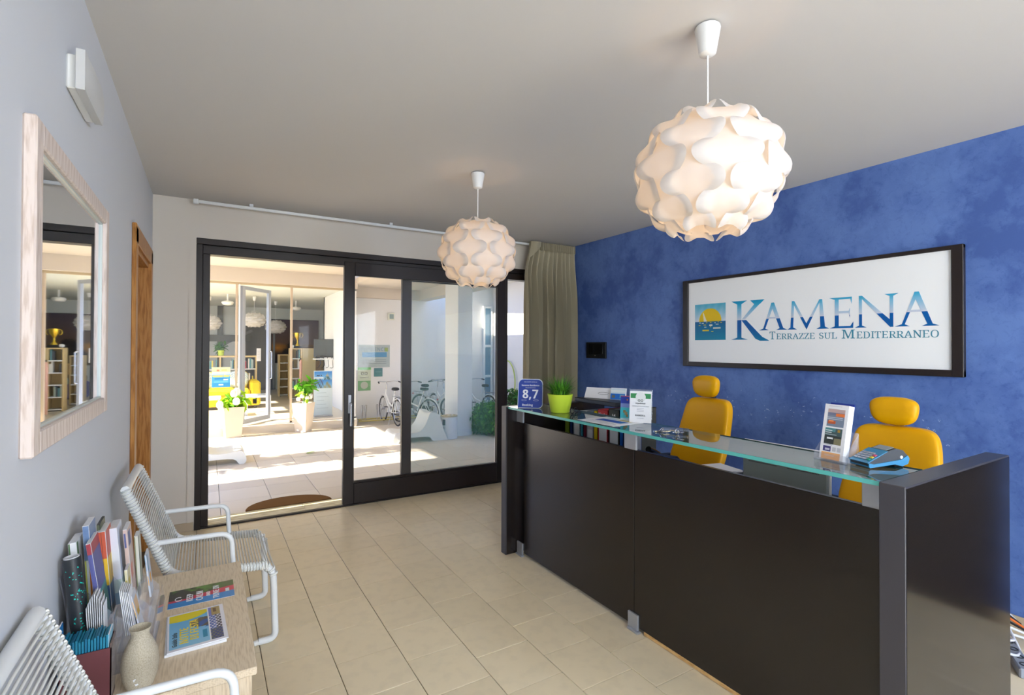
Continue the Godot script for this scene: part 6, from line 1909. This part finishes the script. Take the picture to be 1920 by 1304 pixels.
	obj("casing", box(-0.42, -0.36, 0, 2.2, 0, 0.06, 0.004).bx(0.40, 0.46, 0, 2.2, 0, 0.06, 0.004).bx(-0.42, 0.46, 2.16, 2.22, 0, 0.06, 0.004), mat(rgb(140, 142, 140), 0.7), dd)
	# lamps
	far_lamp("white petal pendant lamp seen through the open glass door leaf", Vector3(1.0, 2.72, -13.85), 0.58)
	far_lamp("white petal pendant lamp seen in the gap right of the open glass door", Vector3(1.60, 2.72, -15.0), 0.70)
	far_lamp("white petal pendant lamp at the left behind the door jamb", Vector3(0.06, 2.72, -14.4), 0.66)
	for q in [[Vector3(0.42, 2.72, -13.6), "small white ceiling light above the low bookshelf"], [Vector3(2.05, 2.72, -14.6), "small white ceiling light above the trophy"]]:
		var d := thing("ceiling_light", q[1], "ceiling light", q[0], 0.0)
		obj("stem", B().tube([Vector3(0, 0, 0), Vector3(0, -0.16, 0)], 0.02, 8), M.white_paint, d)
		obj("dome", B().lathe([Vector2(0, -0.27), Vector2(0.10, -0.25), Vector2(0.13, -0.2), Vector2(0.11, -0.17), Vector2(0, -0.15)], 24), M.white_paint, d)
	# notices on the glass
	var n1 := thing("glass_poster", "sunny blue and yellow offer poster stuck on the lounge glass", "poster", Vector3(0.215, 0.975, ZG + 0.006))
	obj("sheet", box(-0.135, 0.135, -0.17, 0.17, 0, 0.001), M.paper, n1)
	obj("print", quad(0.266, 0.335), printed(pic(54, 68, rgb(80, 170, 224), [[0, 0, 54, 16, rgb(244, 224, 176)], [14, 8, 8, 6, rgb(230, 140, 110)], [28, 8, 16, 4, rgb(226, 200, 130)], [0, 16, 54, 10, rgb(196, 224, 226)], [4, 28, 28, 6, rgb(244, 214, 130)], [34, 28, 16, 6, rgb(244, 214, 130)], [8, 38, 38, 3, rgb(40, 110, 190)], [34, 40, 14, 5, rgb(214, 232, 240)], [6, 48, 42, 4, rgb(120, 196, 236)], [0, 54, 54, 14, rgb(66, 156, 222)], [20, 57, 14, 5, rgb(230, 240, 246)]])), n1, at(Vector3(0, 0, 0.0016)))
	obj("lettering", text("Summer Time", 0.032, "Droid Sans", true), mat(rgb(250, 220, 120), 0.5), n1, at(Vector3(0, 0.022, 0.002)))
	var n2 := thing("glass_notice", "small white paper notice taped on the open glass door", "notice", Vector3(0.80, 1.345, -10.13), 0.88)
	obj("sheet", box(-0.06, 0.06, -0.115, 0.115, 0.008, 0.009), M.paper, n2)
	for i in 5:
		obj("text_line", box(-0.04, 0.03, -0.06 + i * 0.03, -0.054 + i * 0.03, 0.009, 0.0095), mat(rgb(190, 196, 200), 0.5), n2)
